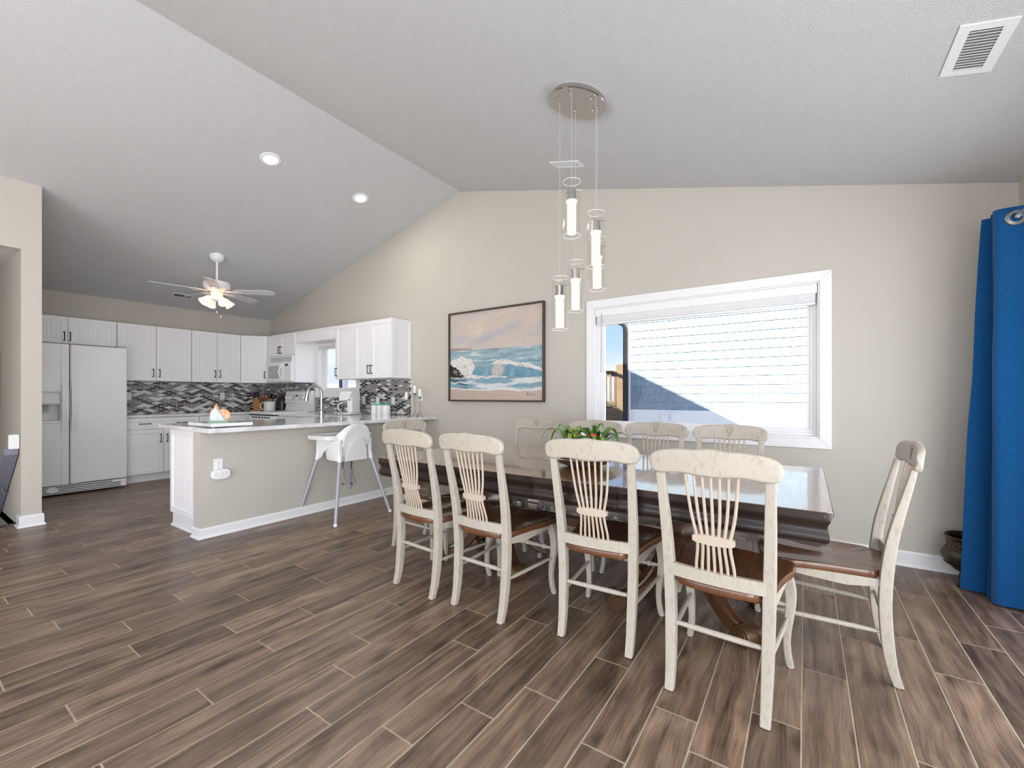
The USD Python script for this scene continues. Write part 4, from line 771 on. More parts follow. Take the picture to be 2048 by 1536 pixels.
# ceiling fan
fan = thing('ceiling_fan', 'white five-blade ceiling fan with warm lit glass shades over the kitchen', 'ceiling fan', (-6.373, 2.521, 0)); FZ = ceil_z(-6.373)
def spin(m, a): return R(m, a)
obj('canopy', lathe([(0, FZ + .02), (.085, FZ + .02), (.085, FZ - .01), (.075, FZ - .05), (.04, FZ - .075), (.02, FZ - .078), (0, FZ - .078)], 28), 'white_plastic', fan)
obj('downrod', cyl(.013, 2.70, FZ - .06, 0, 0, 12), 'white_plastic', fan)
obj('motor_housing', lathe([(0, 2.72), (.03, 2.715), (.05, 2.70), (.13, 2.685), (.15, 2.665), (.152, 2.615), (.135, 2.585), (.10, 2.57), (.07, 2.555), (0, 2.55)], 36), 'white_plastic', fan)
M('blade_white', srgb(205, 206, 208), .45)
for k in range(5):
    a = math.radians(10 + 72 * k) + YAW; xs = np.linspace(.215, .70, 12); hw = np.interp(xs, [.215, .26, .55, .67, .70], [.045, .056, .068, .062, .038]); secs = []
    for x, w in zip(xs, hw): secs.append(np.array([(x, -w, -.003 + .21 * w), (x, w, -.003 - .21 * w), (x, w, .003 - .21 * w), (x, -w, .003 + .21 * w)]))
    b = obj('blade', T(R(loft(secs), a), 0, 0, 2.565), 'blade_white', fan, smooth=False)
    br = extr(Polygon([(.10, -.016), (.15, -.018), (.19, -.05), (.25, -.055), (.28, -.02), (.30, 0), (.28, .02), (.25, .055), (.19, .05), (.15, .018), (.10, .016)]).buffer(.003), .006, 'xy', 2.553)
    obj('bracket', R(br, a), 'white_plastic', b, smooth=20)
obj('light_kit', lathe([(0, 2.555), (.06, 2.555), (.072, 2.53), (.06, 2.50), (.07, 2.475), (.055, 2.445), (.03, 2.43), (0, 2.425)], 28), 'white_plastic', fan)
M('frosted_glass', (.95, .86, .72), .35, emit=((1.0, .80, .55), 0.55))
for k in range(4):
    a = k * PI / 2 + YAW + PI / 4 + .25
    sh = lathe([(.018, 0), (.028, -.004), (.036, -.03), (.045, -.07), (.062, -.115), (.060, -.115), (.043, -.07), (.034, -.03), (.026, -.008), (.018, -.004)], 24)
    sh = T(R(R(sh, -.78, (0, 1, 0)), a), .085 * math.cos(a), .085 * math.sin(a), 2.475)
    s_ = obj('glass_shade', sh, 'frosted_glass', fan, smooth=40)
    bl = lathe([(0, -.025), (.012, -.03), (.022, -.055), (.024, -.07), (.016, -.088), (0, -.094)], 16); bl = T(R(R(bl, -.78, (0, 1, 0)), a), .085 * math.cos(a), .085 * math.sin(a), 2.475)
    obj('bulb', bl, 'lamp_warm', s_, smooth=40)
    obj('arm', tube([(.045 * math.cos(a), .045 * math.sin(a), 2.50), (.085 * math.cos(a), .085 * math.sin(a), 2.478)], .014, 10), 'white_plastic', fan)
for x, y, z in ((-.055, .02, 2.285), (-.01, .05, 2.225)):
    c = obj('pull_chain', tube([(x, y, 2.45), (x, y, z + .03)], .0015, 5), 'brushed_nickel', fan); obj('chain_knob', lathe([(0, z + .035), (.004, z + .03), (.009, z + .008), (.006, z), (0, z - .002)], 12, x, y), 'white_plastic', c)
for k in range(4):
    a = k * PI / 2 + YAW + .25; sphere_light(f'{fan}/glow_{k}', (.115 * math.cos(a), .115 * math.sin(a), 2.515), .012, 20.0, (1.0, .54, .22))  # bodiless lights between the shades, standing in for glow through the glass
# recessed lights
for (x, y), l in (((-4.365, 2.196), 'round recessed ceiling light, the one further left and nearer the camera'), ((-4.354, 3.229), 'round recessed ceiling light close to the long wall')):
    t = thing('recessed_light', l, 'recessed light', (0, 0, 0))
    obj('trim_ring', lay_on(lathe([(.062, .004), (.094, .004), (.094, -.004), (.088, -.009), (.066, -.010), (.062, -.004)], 40), x, y), 'white_plastic', t); obj('lens', lay_on(lathe([(0, -.006), (.05, -.0055), (.0635, -.004), (.0635, .004), (0, .004)], 36), x, y), 'downlight_glow', t)
    L = UsdLux.DiskLight.Define(stage, f'{t}/beam'); L.CreateRadiusAttr(.06); L.CreateIntensityAttr(170.0); L.CreateColorAttr(Gf.Vec3f(1, .95, .88)); L.AddTranslateOp().Set(Gf.Vec3d(x, y, ceil_z(x) - .03)); L.AddRotateYOp().Set(math.degrees(math.atan(SLOPE)) * (1 if x > RIDGE_X else -1))
# vents: frame and louvres along the given plan axes
M('vent_duct', G(.30), .6)
def vent(label, x, y, lx, ly, nl, dark, along='x', fw=.03):
    t = thing('ceiling_vent', label, 'vent', (0, 0, 0)); fr_ = sbox(-lx / 2, -ly / 2, lx / 2, ly / 2).difference(sbox(-lx / 2 + fw, -ly / 2 + fw, lx / 2 - fw, ly / 2 - fw))
    obj('frame', lay_on(extr(fr_, .006, 'xy', -.006), x, y), 'white_trim', t, smooth=False); obj('duct', lay_on(bx(-lx / 2 + fw, lx / 2 - fw, -ly / 2 + fw, ly / 2 - fw, -.001, .002), x, y), dark, t, smooth=False)
    for k in range(nl):
        if along == 'x': p = -ly / 2 + fw + (ly - 2 * fw) * (k + .5) / nl; m = T(R(bx(-lx / 2 + fw, lx / 2 - fw, -.006, .006, -.0009, .0009), .7, (1, 0, 0)), 0, p, -.0055)
        else: p = -lx / 2 + fw + (lx - 2 * fw) * (k + .5) / nl; m = T(R(bx(-.005, .005, -ly / 2 + fw, ly / 2 - fw, -.0009, .0009), -.7, (0, 1, 0)), p, 0, -.0045)
        obj('louvre', lay_on(m, x, y), 'white_trim', t, smooth=False)
    return t
vent('white ceiling register with fine louvres, near the curtain', 0.607, 2.655, .175, .34, 14, 'vent_duct', 'x', .038)
vent('white louvred ceiling vent above the wall, behind the pendant cables', -1.785, 3.515, .30, .125, 13, 'dark_gap', 'y', .018)
vent('small ceiling vent with dark slots in the kitchen, by the fan blades', -7.70, 2.59, .13, .26, 10, 'dark_gap', 'x', .02)

# ------------------------------------------------------------------ seascape painting: colours carried by the canvas mesh
def seascape(w, h, nx=250, ny=200):
    """generic surf scene painted per vertex"""
    u, v = np.meshgrid(np.linspace(0, 1, nx), np.linspace(0, 1, ny)); P = np.stack([u * 3, v * 3, u * 0], -1)
    wx, wy = meshkit.fbm(np.stack([u * 16, v * 16, u * 0 + 3], -1), 4, 40) - .5, meshkit.fbm(np.stack([u * 16, v * 16, u * 0 + 9], -1), 4, 41) - .5; u, v = u + .030 * wx * np.clip((.6 - v) * 12, .15, 1), v + .034 * wy * np.clip((.56 - v) * 12, .12, 1); U0, V0 = np.meshgrid(np.linspace(0, 1, nx), np.linspace(0, 1, ny))
    def n(su, sv, o=4, s=0): return meshkit.fbm(np.stack([u * su, v * sv, u * 0 + s * 7.3], -1), o, s)
    def mix(a, b, t): t = np.clip(t, 0, 1)[..., None]; return a * (1 - t) + np.asarray(b) * t
    c8 = lambda *c: np.array(srgb(*c)); col = np.zeros((ny, nx, 3)) + c8(206, 190, 176)
    warp = (v - .3 * u) ; sk = meshkit.fbm(np.stack([u * 3.2, warp * 6, u * 0 + 7], -1), 5, 1); col = mix(col, c8(220, 202, 184), (sk - .42) * 2.6); col = mix(col, c8(182, 182, 188), (meshkit.fbm(np.stack([u * 3, warp * 7, u * 0 + 15], -1), 5, 2) - .50) * 2.6); col = mix(col, c8(222, 186, 168), (meshkit.fbm(np.stack([u * 3.5, warp * 8, u * 0 + 25], -1), 5, 3) - .54) * 2.8 * np.clip((v - .6) * 5, 0, 1)); col = mix(col, c8(206, 194, 186), (.70 - v) * 4)
    hl = .575 + 0 * u; isle = (v < hl + .028 * np.clip(1 - u / .27, 0, 1) ** .6 + .004) & (v > hl - .012) & (u < .26); col[isle] = c8(172, 150, 142)
    sea = v < hl - .004; t = np.clip((hl - v) / .4, 0, 1); wv = n(6, 46, 5, 4)
    s_ = mix(np.zeros_like(col) + c8(168, 186, 192), c8(140, 172, 180), t * 1.6); s_ = mix(s_, c8(118, 150, 158), (wv - .50) * 4); s_ = mix(s_, c8(214, 218, 216), (n(7, 60, 4, 5) - .55) * 5); col = np.where(sea[..., None], s_, col)
    crest = .415 - .10 * np.clip((u - .62) / .38, 0, 1) ** 1.3 - .06 * np.clip((.55 - u) / .2, 0, 1); base = .245 + .02 * np.sin(u * 12) + .02 * (u < .5)
    wave = (v < crest) & (v > base) & (u > .22); face = mix(np.zeros_like(col) + c8(112, 156, 172), c8(158, 190, 196), (n(30, 14, 4, 6) - .4) * 2.2); face = mix(face, c8(78, 124, 158), (crest - v) / .2 * (n(26, 8, 3, 7) - .3) * 1.6); col = np.where(wave[..., None], face, col)
    curl = np.clip(1.6 - 1.6 * np.hypot((u - .55 - .25 * (v - .335)) / .085, (v - .335) / .10), 0, 1); col = mix(col, mix(np.zeros_like(col) + c8(212, 196, 186), c8(172, 184, 188), n(34, 12, 4, 8) * 1.6 - .5), curl * 1.3)
    foam = (np.abs(v - crest) < (.012 + .018 * n(18, 18, 3, 9)) * np.clip((u - .47) * 9, 0, 1)) | (np.abs(v - (.27 - .03 * np.sin((u - .2) * 6))) < (.014 + .026 * n(22, 22, 3, 10)) * np.clip((.66 - u) * 6, 0, 1) * (u > .2))
    spray = (np.hypot((u - .12) / .17, (v - .37) / .14) < .55 + .75 * n(20, 20, 4, 11)); col = np.where((foam | spray)[..., None], mix(np.zeros_like(col) + c8(232, 226, 218), c8(176, 172, 172), (n(60, 60, 3, 12) - .5) * 4), col)
    rock = (v < .30 + .11 * np.clip(1 - u / .16, 0, 1) - .25 * np.clip(u - .1, 0, 1) + .05 * (n(22, 22, 4, 13) - .5)) & (v > .255 + .03 * (n(9, 9, 2, 14) - .5)) & (u < .17); col = np.where(rock[..., None], mix(np.zeros_like(col) + c8(52, 44, 44), c8(186, 176, 172), (n(40, 34, 3, 15) - .56) * 9), col)
    low = (v < .245) & (v > .115); l_ = mix(np.zeros_like(col) + c8(138, 170, 182), c8(222, 222, 220), (n(5, 40, 5, 16) - .47) * 7); l_ = mix(l_, c8(80, 96, 108), ((n(6, 40, 3, 17) - .5) * 6) * (u < .22)); col = np.where((low & ~rock)[..., None], l_, col)
    sand = v < .125 - .02 * u + .006 * np.sin(u * 14); col = np.where(sand[..., None], mix(np.zeros_like(col) + c8(206, 182, 168), c8(190, 170, 158), n(8, 20, 4, 18) * 1.4 - .4), col); edge = np.abs(v - (.125 - .02 * u + .006 * np.sin(u * 14))) < .008; col[edge] = c8(232, 226, 220)
    col = np.clip(col * (.80 + .16 * n(90, 46, 3, 30))[..., None] * np.array([.97, 1.0, 1.02]), 0, 1); vt = np.column_stack([U0.ravel() * w, np.zeros(nx * ny), V0.ravel() * h]); i, j = np.meshgrid(np.arange(ny - 1), np.arange(nx - 1), indexing='ij'); a = (i * nx + j).ravel()
    return vt, np.vstack([np.column_stack([a, a + 1, a + nx + 1]), np.column_stack([a, a + nx + 1, a + nx])]), col.reshape(-1, 3)
MATS['oil_paint'] = usdkit.material(stage, '/World/Looks/oil_paint', {'a': ('attribute', {'attribute': 'displayColor'}), 'g': ('geometry', {}), 'n': ('noise_texture', {'scale': 120.0, 'detail': 4}), 'b': ('bump', {'strength': .25, 'distance': .002}), 'p': ('principled_bsdf', {'roughness': .5, 'specular_ior_level': .3})}, [('a.color', 'p.base_color'), ('g.position', 'n.vector'), ('n.fac', 'b.height'), ('b.normal', 'p.normal')], surface='p.BSDF')
pt = thing('painting', 'large framed seascape painting of a breaking wave, left of the window', 'painting', (0, 0, 0)); ax0, ax1, az0, az1 = -3.713, -2.333, 1.128, 2.225
wood('frame_wood', [(.2, (.035, .026, .018)), (.8, (.085, .066, .046))], 14, 2, 'x', rough=.5, tone=(.9, 1.1), bump=.1)
for (a, b, c, d) in ((ax0, ax1, az0, az0 + .02), (ax0, ax1, az1 - .02, az1), (ax0, ax0 + .02, az0 + .0205, az1 - .0205), (ax1 - .02, ax1, az0 + .0205, az1 - .0205)): obj('frame', bx(a, b, WY - .045, WY - .004, c, d, .003), 'frame_wood', pt, smooth=False)
obj('backing', bx(ax0 + .015, ax1 - .015, WY - .022, WY - .006, az0 + .015, az1 - .015), 'frame_wood', pt, smooth=False)
vt, ft, colr = seascape(ax1 - ax0 - .036, az1 - az0 - .036); cp_ = obj('canvas', trimesh.Trimesh(vt + (ax0 + .018, WY - .0235, az0 + .018), ft, process=False), 'oil_paint', pt, smooth=False)
cpm = UsdGeom.PrimvarsAPI(stage.GetPrimAtPath(cp_)); pv = cpm.CreatePrimvar('displayColor', Sdf.ValueTypeNames.Color3fArray, 'vertex'); pv.Set(Vt.Vec3fArray.FromNumpy(colr.astype(np.float32)))
sg = lambda pts: tube([(ax1 - .235 + a, WY - .0245, az0 + .075 + b) for a, b in pts], .0016, 4)
obj('signature', cat([sg([(0, .03), (.012, 0), (.03, .045), (.022, -.008)]), sg([(.04, 0), (.047, .012), (.054, 0), (.061, .012), (.068, 0)]), sg([(.075, .002), (.082, .012), (.09, 0), (.098, .012), (.105, .002), (.115, .006)])]), 'black_plastic', pt)

# ------------------------------------------------------------------ curtain, rod, bronze pot
nodes = {'g': ('geometry', {}), 'm': ('mapping', {'scale': (420, 420, 150)}), 'n': ('noise_texture', {'scale': 1.0, 'detail': 2}), 'r': ('rgb_ramp', {'ramp': [(.3, srgb(14, 74, 128)), (.7, srgb(24, 98, 158))]}), 'b': ('bump', {'strength': .3, 'distance': .001}), 'p': ('principled_bsdf', {'roughness': .85, 'specular_ior_level': .15, 'sheen_weight': .25}), 't': ('translucent_bsdf', {}), 'mx': ('mix_closure', {'fac': .30})}
MATS['curtain_cloth'] = usdkit.material(stage, '/World/Looks/curtain_cloth', nodes, [('g.position', 'm.vector'), ('m.vector', 'n.vector'), ('n.fac', 'r.fac'), ('r.color', 'p.base_color'), ('r.color', 't.color'), ('n.fac', 'b.height'), ('b.normal', 'p.normal'), ('p.BSDF', 'mx.closure1'), ('t.BSDF', 'mx.closure2')], surface='mx.closure')
ct = thing('curtain', 'blue eyelet curtain hanging beside the right-hand window', 'curtain', (0, 0, 0))
top = [(1.05, 3.735), (.906, 3.712), (1.04, 3.68), (.892, 3.652), (1.04, 3.622), (.886, 3.594), (.895, 3.572), (.97, 3.560), (1.07, 3.562), (1.092, 3.60), (1.096, 3.70)]
bot = [(1.05, 3.775), (.846, 3.748), (1.03, 3.705), (.882, 3.668), (1.03, 3.636), (.884, 3.610), (.894, 3.586), (.97, 3.578), (1.07, 3.580), (1.092, 3.62), (1.096, 3.71)]
K = 150; tp, bt = smooth_path(top, K), smooth_path(bot, K); rows = 60; V = []
for i in range(rows):
    f = i / (rows - 1); z = 2.25 * (1 - f) + .012 * f; g = f ** .8; line = tp * (1 - g) + bt * g
    wr = (meshkit.noise(np.column_stack([np.arange(K) * .09, np.full(K, z * 2.2), np.zeros(K)]), 5) - .5) * .016 * math.sin(PI * f); V.append(np.column_stack([line[:, 0] + wr, line[:, 1] + wr * .3, np.full(K, z)]))
V = np.array(V); tg = np.gradient(V, axis=1)[:, :, :2]; nr = np.stack([-tg[..., 1], tg[..., 0], 0 * tg[..., 0]], -1); nr /= np.linalg.norm(nr, axis=2, keepdims=True) + 1e-9
def sheet(A): return ring_mesh(A.reshape(-1, 3), rows, K, caps=False, closed=False)
A, B = V + nr * .0008, V - nr * .0008; m1, m2 = sheet(A), sheet(B); m2.invert()
rim_ = ring_mesh(np.stack([A[0], B[0]]).reshape(-1, 3), 2, K, caps=False, closed=False); rim2 = ring_mesh(np.stack([B[-1], A[-1]]).reshape(-1, 3), 2, K, caps=False, closed=False)
obj('panel', cat([m1, m2, rim_, rim2]), 'curtain_cloth', ct, smooth=60)
def grommet(x, y, z, ang): return T(R(R(lathe([(.024, -.006), (.040, -.006), (.043, -.002), (.043, .002), (.040, .006), (.024, .006), (.022, 0), (.024, -.006)], 28), PI / 2, (1, 0, 0)), ang), x, y, z)
for x, y, a in ((.966, 3.5605, .0), (.966, 3.61, .15), (.966, 3.64, -.2), (.966, 3.665, .15), (.966, 3.70, -.2)): obj('grommet', grommet(x, y, 2.188, a), 'brushed_nickel', ct)
rd_ = thing('curtain_rod', 'grey metal curtain rod through the blue curtain eyelets', 'curtain rod', (0, 0, 0))
obj('rod', tube([(.966, 0.0, 2.188), (.966, 3.84, 2.188)], .0125, 14), 'brushed_steel', rd_)
for y in (3.80, 0.1): obj('bracket', cat([tube([(.966, y, 2.188), (1.118, y, 2.188)], .008, 8), bx(1.112, 1.1225, y - .02, y + .02, 2.15, 2.23)]), 'brushed_steel', rd_)
px_, py_ = .885, 3.905
pot = thing('planter_pot', 'round dark bronze footed pot on the floor, partly behind the blue curtain', 'pot', (px_, py_, 0))
obj('body', lathe([(0, .075), (.055, .077), (.095, .092), (.130, .120), (.152, .152), (.158, .175), (.152, .197), (.130, .222), (.126, .228), (.125, .240), (.127, .278), (.136, .288), (.141, .298), (.136, .305), (.126, .298), (.118, .278), (.116, .235), (.135, .2), (.142, .17), (.12, .12), (.06, .1), (0, .09)], 48), 'bronze_dark', pot, smooth=40)
obj('relief_band', lathe([(.125, .243), (.1295, .245), (.1305, .273), (.127, .276), (.125, .243)], 48), 'bronze_relief', pot)
for r, z in ((.137, .127), (.132, .222), (.093, .092)): obj('rib', lathe([(r, z - .003), (r + .005, z), (r, z + .003), (r - .006, z), (r, z - .003)], 48), 'bronze_dark', pot)
for k in range(3):
    a = PI + .75 + k * 2.094; p = smooth_path([(.08, .088), (.105, .07), (.10, .05), (.095, .034), (.108, .02), (.12, .014)], 10); obj('foot', cat([tube([(math.cos(a) * r, math.sin(a) * r, z) for r, z in p], np.linspace(.014, .010, 10), 8), T(trimesh.creation.icosphere(2, .014), math.cos(a) * .12, math.sin(a) * .12, .014)]), 'bronze_dark', pot)

# ------------------------------------------------------------------ plant on the table
pl = thing('potted_plant', 'bromeliads with arching green leaves in a low metal bowl on the table', 'plant', (-1.135, 2.46, TZ))
obj('bowl', lathe([(0, .0), (.09, .0), (.10, .006), (.15, .022), (.185, .045), (.20, .058), (.196, .062), (.178, .050), (.14, .03), (0, .026)], 40), 'brushed_steel', pl, smooth=40)
def leaf_mat(name, c1, c2):
    MATS[name] = usdkit.material(stage, '/World/Looks/' + name, {'g': ('geometry', {}), 'o': ('object_info', {}), 'n': ('noise_texture', {'scale': 14.0, 'detail': 2}), 'r': ('rgb_ramp', {'ramp': [(.35, c1), (.7, c2)]}), 'p': ('principled_bsdf', {'roughness': .32}), 't': ('translucent_bsdf', {}), 'm': ('mix_closure', {'fac': .3})}, [('g.position', 'n.vector'), ('n.fac', 'r.fac'), ('r.color', 'p.base_color'), ('r.color', 't.color'), ('p.BSDF', 'm.closure1'), ('t.BSDF', 'm.closure2')], surface='m.closure')
leaf_mat('leaf_green', (.14, .33, .04), (.30, .50, .09)); leaf_mat('leaf_dark', (.05, .15, .035), (.11, .25, .06)); leaf_mat('leaf_yellow', (.30, .36, .05), (.46, .50, .10))
M('potting_moss', (.05, .045, .02), .95, bump=(60, .8, .01)); obj('stem', cat([tube([(x, y, .04), (x, y, .115)], [.012, .018], 8) for x, y in ((-.085, 0), (.075, .03), (0, -.06), (.02, .09))]), 'leaf_dark', pl); obj('moss', lathe([(0, .05), (.10, .046), (.165, .038), (.165, .03), (0, .03)], 28), 'potting_moss', pl)
M('flower_red', (.55, .045, .02), .4); M('flower_white', (.8, .78, .72), .5)
lrn = random.Random(19)
def leaf(az, L, rise, droop, w, x0, y0, z0=.045):
    s = np.linspace(0, 1, 11); r = L * s * (1 - .10 * s); z = z0 + rise * np.sin(s * PI * .62) * 1.05 - droop * np.clip(s - .45, 0, 1) ** 2 * 3.3; hw = w * np.interp(s, [0, .15, .45, .8, .95, 1], [.55, .85, 1, .7, .25, .02]); V_ = []; F_ = []
    for k in range(11):
        c, sn = math.cos(az), math.sin(az)
        for q, up in ((-1, .30), (0, -.02), (1, .30)): V_.append((x0 + c * r[k] - sn * hw[k] * q, y0 + sn * r[k] + c * hw[k] * q, z[k] + up * hw[k]))
    for k in range(10):
        for j in range(2): a = k * 3 + j; F_ += [(a, a + 1, a + 4), (a, a + 4, a + 3)]
    V_ = np.array(V_); n = len(V_); F_ = np.array(F_); return trimesh.Trimesh(np.vstack([V_, V_ - (0, 0, .0012)]), np.vstack([F_, F_[:, ::-1] + n]), process=False)
for (x0, y0, n, Ls) in ((-.085, 0, 15, .23), (.075, .03, 15, .22), (.0, -.06, 11, .19), (.02, .09, 9, .20)):
    for k in range(n):
        az = k * 2.4 + lrn.uniform(-.3, .3); inner = k < 5
        L = Ls * (lrn.uniform(.6, .8) if inner else lrn.uniform(.85, 1.2)); rise = (lrn.uniform(.11, .16) if inner else lrn.uniform(.07, .14)); dr = .03 if inner else lrn.uniform(.05, .15)
        obj('leaf', leaf(az, L * (.7 if inner else 1), rise, dr, lrn.uniform(.011, .016), x0, y0, .10), lrn.choice(['leaf_green', 'leaf_green', 'leaf_dark', 'leaf_yellow']), pl, smooth=60)
def bloom(x, y, z, r, n, mat, lab):
    ms = []
    for k in range(n):
        a = k * 2.399; rr = r * (k / n) ** .5; ms.append(T(trimesh.creation.icosphere(1, r * .42), x + rr * math.cos(a), y + rr * math.sin(a), z + r * .7 * (1 - (k / n)) + .004))
    obj('flower', cat(ms), mat, pl, label=lab)
bloom(.085, -.05, .185, .020, 12, 'flower_red', 'small red bloom'); bloom(.02, -.06, .19, .018, 9, 'flower_white', 'small white bloom'); bloom(-.07, -.03, .20, .012, 7, 'flower_red', 'small red bloom')

# ------------------------------------------------------------------ high chair
M('highchair_plastic', G(.82), .35, spec=.45); M('highchair_leg', srgb(172, 176, 184), .4, metal=.2); M('strap_fabric', (.03, .028, .03), .9, var=((.25, .22, .2), 60, .5, .6))
HX, HY, HA = -3.885, 2.69, 0.0
hc = thing('high_chair', 'white plastic high chair with tray and grey tube legs, beside the peninsula', 'high chair', (HX, HY, 0), HA)
# feet are where the photograph shows them; local axes equal world axes, the child faces -x with the tray towards -y/-x
feet = [(-4.207 - HX, 2.401 - HY), (-3.538 - HX, 2.357 - HY), (-4.24 - HX, 3.019 - HY), (-3.528 - HX, 2.973 - HY)]
tops = [(-.185, -.165), (.165, -.165), (-.185, .175), (.165, .175)]
for (fx, fy), (tx, ty) in zip(feet, tops):
    lg = obj('leg', tube([(fx, fy, .012), (fx + (tx - fx) * .97, fy + (ty - fy) * .97, .60)], .0155, 14), 'highchair_leg', hc); obj('foot', T(trimesh.creation.icosphere(2, .018), fx, fy, .018), 'highchair_plastic', lg)
    obj('leg_sleeve', tube([(fx + (tx - fx) * .92, fy + (ty - fy) * .92, .555), (tx, ty, .64), (tx * .98, ty * .98, .765)], [.022, .024, .020], 12), 'highchair_plastic', hc)
# moulded seat shell: back at +x side, open towards -x
secs = []
N = 40
def shell_ring(z, rx, ry, cx, back, front):
    a = np.linspace(0, 2 * PI, N, endpoint=False); return np.column_stack([cx + rx * np.sign(np.cos(a)) * np.abs(np.cos(a)) ** .75, ry * np.sign(np.sin(a)) * np.abs(np.sin(a)) ** .75, z + np.where(np.cos(a) > 0, np.cos(a) ** .7 * back if False else np.abs(np.cos(a)) ** 1.5 * back, np.abs(np.cos(a)) ** 1.5 * front)])
outer = [shell_ring(.545, .05, .05, .0, 0, 0), shell_ring(.547, .13, .13, .0, 0, 0), shell_ring(.56, .155, .155, .0, 0, 0), shell_ring(.63, .168, .168, .005, 0, 0), shell_ring(.72, .178, .175, .01, .04, 0), shell_ring(.768, .186, .18, .012, .15, -.005)]
inner = [shell_ring(.770, .176, .172, .012, .148, -.005), shell_ring(.72, .166, .165, .01, .05, 0), shell_ring(.60, .150, .150, .0, 0, 0), shell_ring(.575, .10, .10, .0, 0, 0)]
obj('seat_shell', loft(outer + inner), 'highchair_plastic', hc, smooth=50)
bk = smooth_path([(-.150, .70), (-.145, .78), (-.12, .85), (-.07, .905), (0, .922), (.07, .905), (.12, .85), (.145, .78), (.150, .70)], 30)
bpoly = Polygon([tuple(p) for p in bk]); arch = Polygon([tuple(p) for p in smooth_path([(-.125, .56), (-.11, .66), (-.06, .755), (0, .785), (.06, .755), (.11, .66), (.125, .56)], 24)])
backm = extr(bpoly, .016, 'yz', .185); vv = backm.vertices; vv[:, 0] += .05 * np.clip((vv[:, 2] - .70) / .22, 0, 1) - .35 * vv[:, 1] ** 2
obj('backrest', backm, 'highchair_plastic', hc, smooth=30); am = extr(arch, .012, 'yz', .178); am.vertices[:, 0] -= .5 * am.vertices[:, 1] ** 2 - .016 - .03 * np.clip((am.vertices[:, 2] - .6) / .2, 0, 1); obj('back_pad', am, 'highchair_plastic', hc, smooth=30)
for sy in (-1, 1): obj('side_wing', extr(Polygon([(-.20, .765), (.19, .765), (.185, .565), (.12, .565), (.08, .64), (0, .675), (-.08, .64), (-.13, .575), (-.205, .575)]), .012, 'xz', sy * .178 - .006), 'highchair_plastic', hc, smooth=20)
# tray in front (-x), tilted lip
tr = rrect(.40, .54, .07, 5); tro = loft([np.column_stack([tr * .90, np.full(len(tr), .728)]), np.column_stack([tr * .97, np.full(len(tr), .735)]), np.column_stack([tr, np.full(len(tr), .775)]), np.column_stack([tr * .97, np.full(len(tr), .778)]), np.column_stack([tr * .93, np.full(len(tr), .752)]), np.column_stack([tr * .85, np.full(len(tr), .745)])])
obj('tray', T(tro, -.075, -.0, .03), 'highchair_plastic', hc, smooth=40)
srn2 = random.Random(4)
for y, zs in ((-.045, .35), (.055, .335)):
    obj('strap', tube([(.04, y + srn2.uniform(-.004, .004), z) for z in np.linspace(.55, zs + .12, 6)], .006, 5), 'strap_fabric', hc); obj('strap_cord', tube([(.04 + k * .004, y + .012 * math.sin(k * 1.3) + k * .003, zs + .12 - k * .022) for k in range(8)], .0022, 5), 'strap_fabric', hc); obj('buckle', bx(.03, .05, y - .012, y + .012, zs - .045, zs - .03, .003), 'strap_fabric', hc, smooth=False)

# ------------------------------------------------------------------ outlets, switches and the plug-in tap
def plate(name, label, cat_, x, y, z, rot, w=.072, h=.116, kind='outlet', gang=1):
    t = thing(name, label, cat_, (x, y, z), rot); W = w + (gang - 1) * .046
    obj('plate', bx(-W / 2, W / 2, -.006, 0, -h / 2, h / 2, .003), 'white_plastic', t, smooth=False)
    for g in range(gang):
        cx_ = (g - (gang - 1) / 2) * .046
        if kind == 'outlet':
            for s in (-1, 1):
                rc = obj('receptacle', T(bx(-.017, .017, -.0085, -.005, -.014, .014, .004), cx_, 0, s * .0195), 'white_plastic', t, smooth=False); obj('slots', cat([bx(cx_ - .0075, cx_ - .0055, -.0089, -.008, s * .0195 - .001, s * .0195 + .007), bx(cx_ + .0055, cx_ + .0075, -.0089, -.008, s * .0195 - .001, s * .0195 + .006), bx(cx_ - .002, cx_ + .002, -.0089, -.008, s * .0195 - .009, s * .0195 - .005)]), 'dark_gap', rc, smooth=False)
        else: obj('rocker', bx(cx_ - .016, cx_ + .016, -.0095, -.005, -.033, .033, .003), 'white_plastic', t, smooth=False)
    return t
plate('wall_outlet', 'white double outlet plate in the mosaic next to the refrigerator', 'outlet', KX + .011, 2.05, 1.19, PI / 2, gang=2)
plate('wall_outlet', 'white outlet plate in the mosaic left of the knife block', 'outlet', KX + .011, 3.30, 1.19, PI / 2)
plate('wall_switch', 'white switch plate in the mosaic just right of the coffee maker', 'switch', -5.42, WY - .010, 1.135, 0, kind='switch')
plate('wall_switch', 'white switch plate in the mosaic above the left canister', 'switch', -5.105, WY - .010, 1.125, 0, kind='switch')
plate('wall_switch', 'white switch plate in the mosaic nearest the candles', 'switch', -4.775, WY - .010, 1.125, 0, kind='switch')
plate('wall_outlet', 'white outlet on the painted wall behind the candles', 'outlet', -4.24, WY - .001, 1.185, 0)
plate('wall_outlet', 'white outlet on the peninsula half wall, above the plug-in tap', 'outlet', PX1 + .001, 1.664, .60, PI / 2)
tap = thing('outlet_tap', 'oval white plug-in outlet expander on the peninsula wall', 'outlet expander', (PX1 + .008, 1.675, .525), PI / 2)
ov = np.array([(.074 * np.sign(math.cos(a)) * abs(math.cos(a)) ** .6, .044 * np.sign(math.sin(a)) * abs(math.sin(a)) ** .7) for a in np.linspace(0, 2 * PI, 40, endpoint=False)])
obj('housing', loft([np.column_stack([ov[:, 0] * k, np.full(40, -y), ov[:, 1] * k]) for k, y in ((.97, 0.0005), (1, .006), (1, .022), (.94, .032), (.80, .036))]), 'white_plastic', tap, smooth=40)
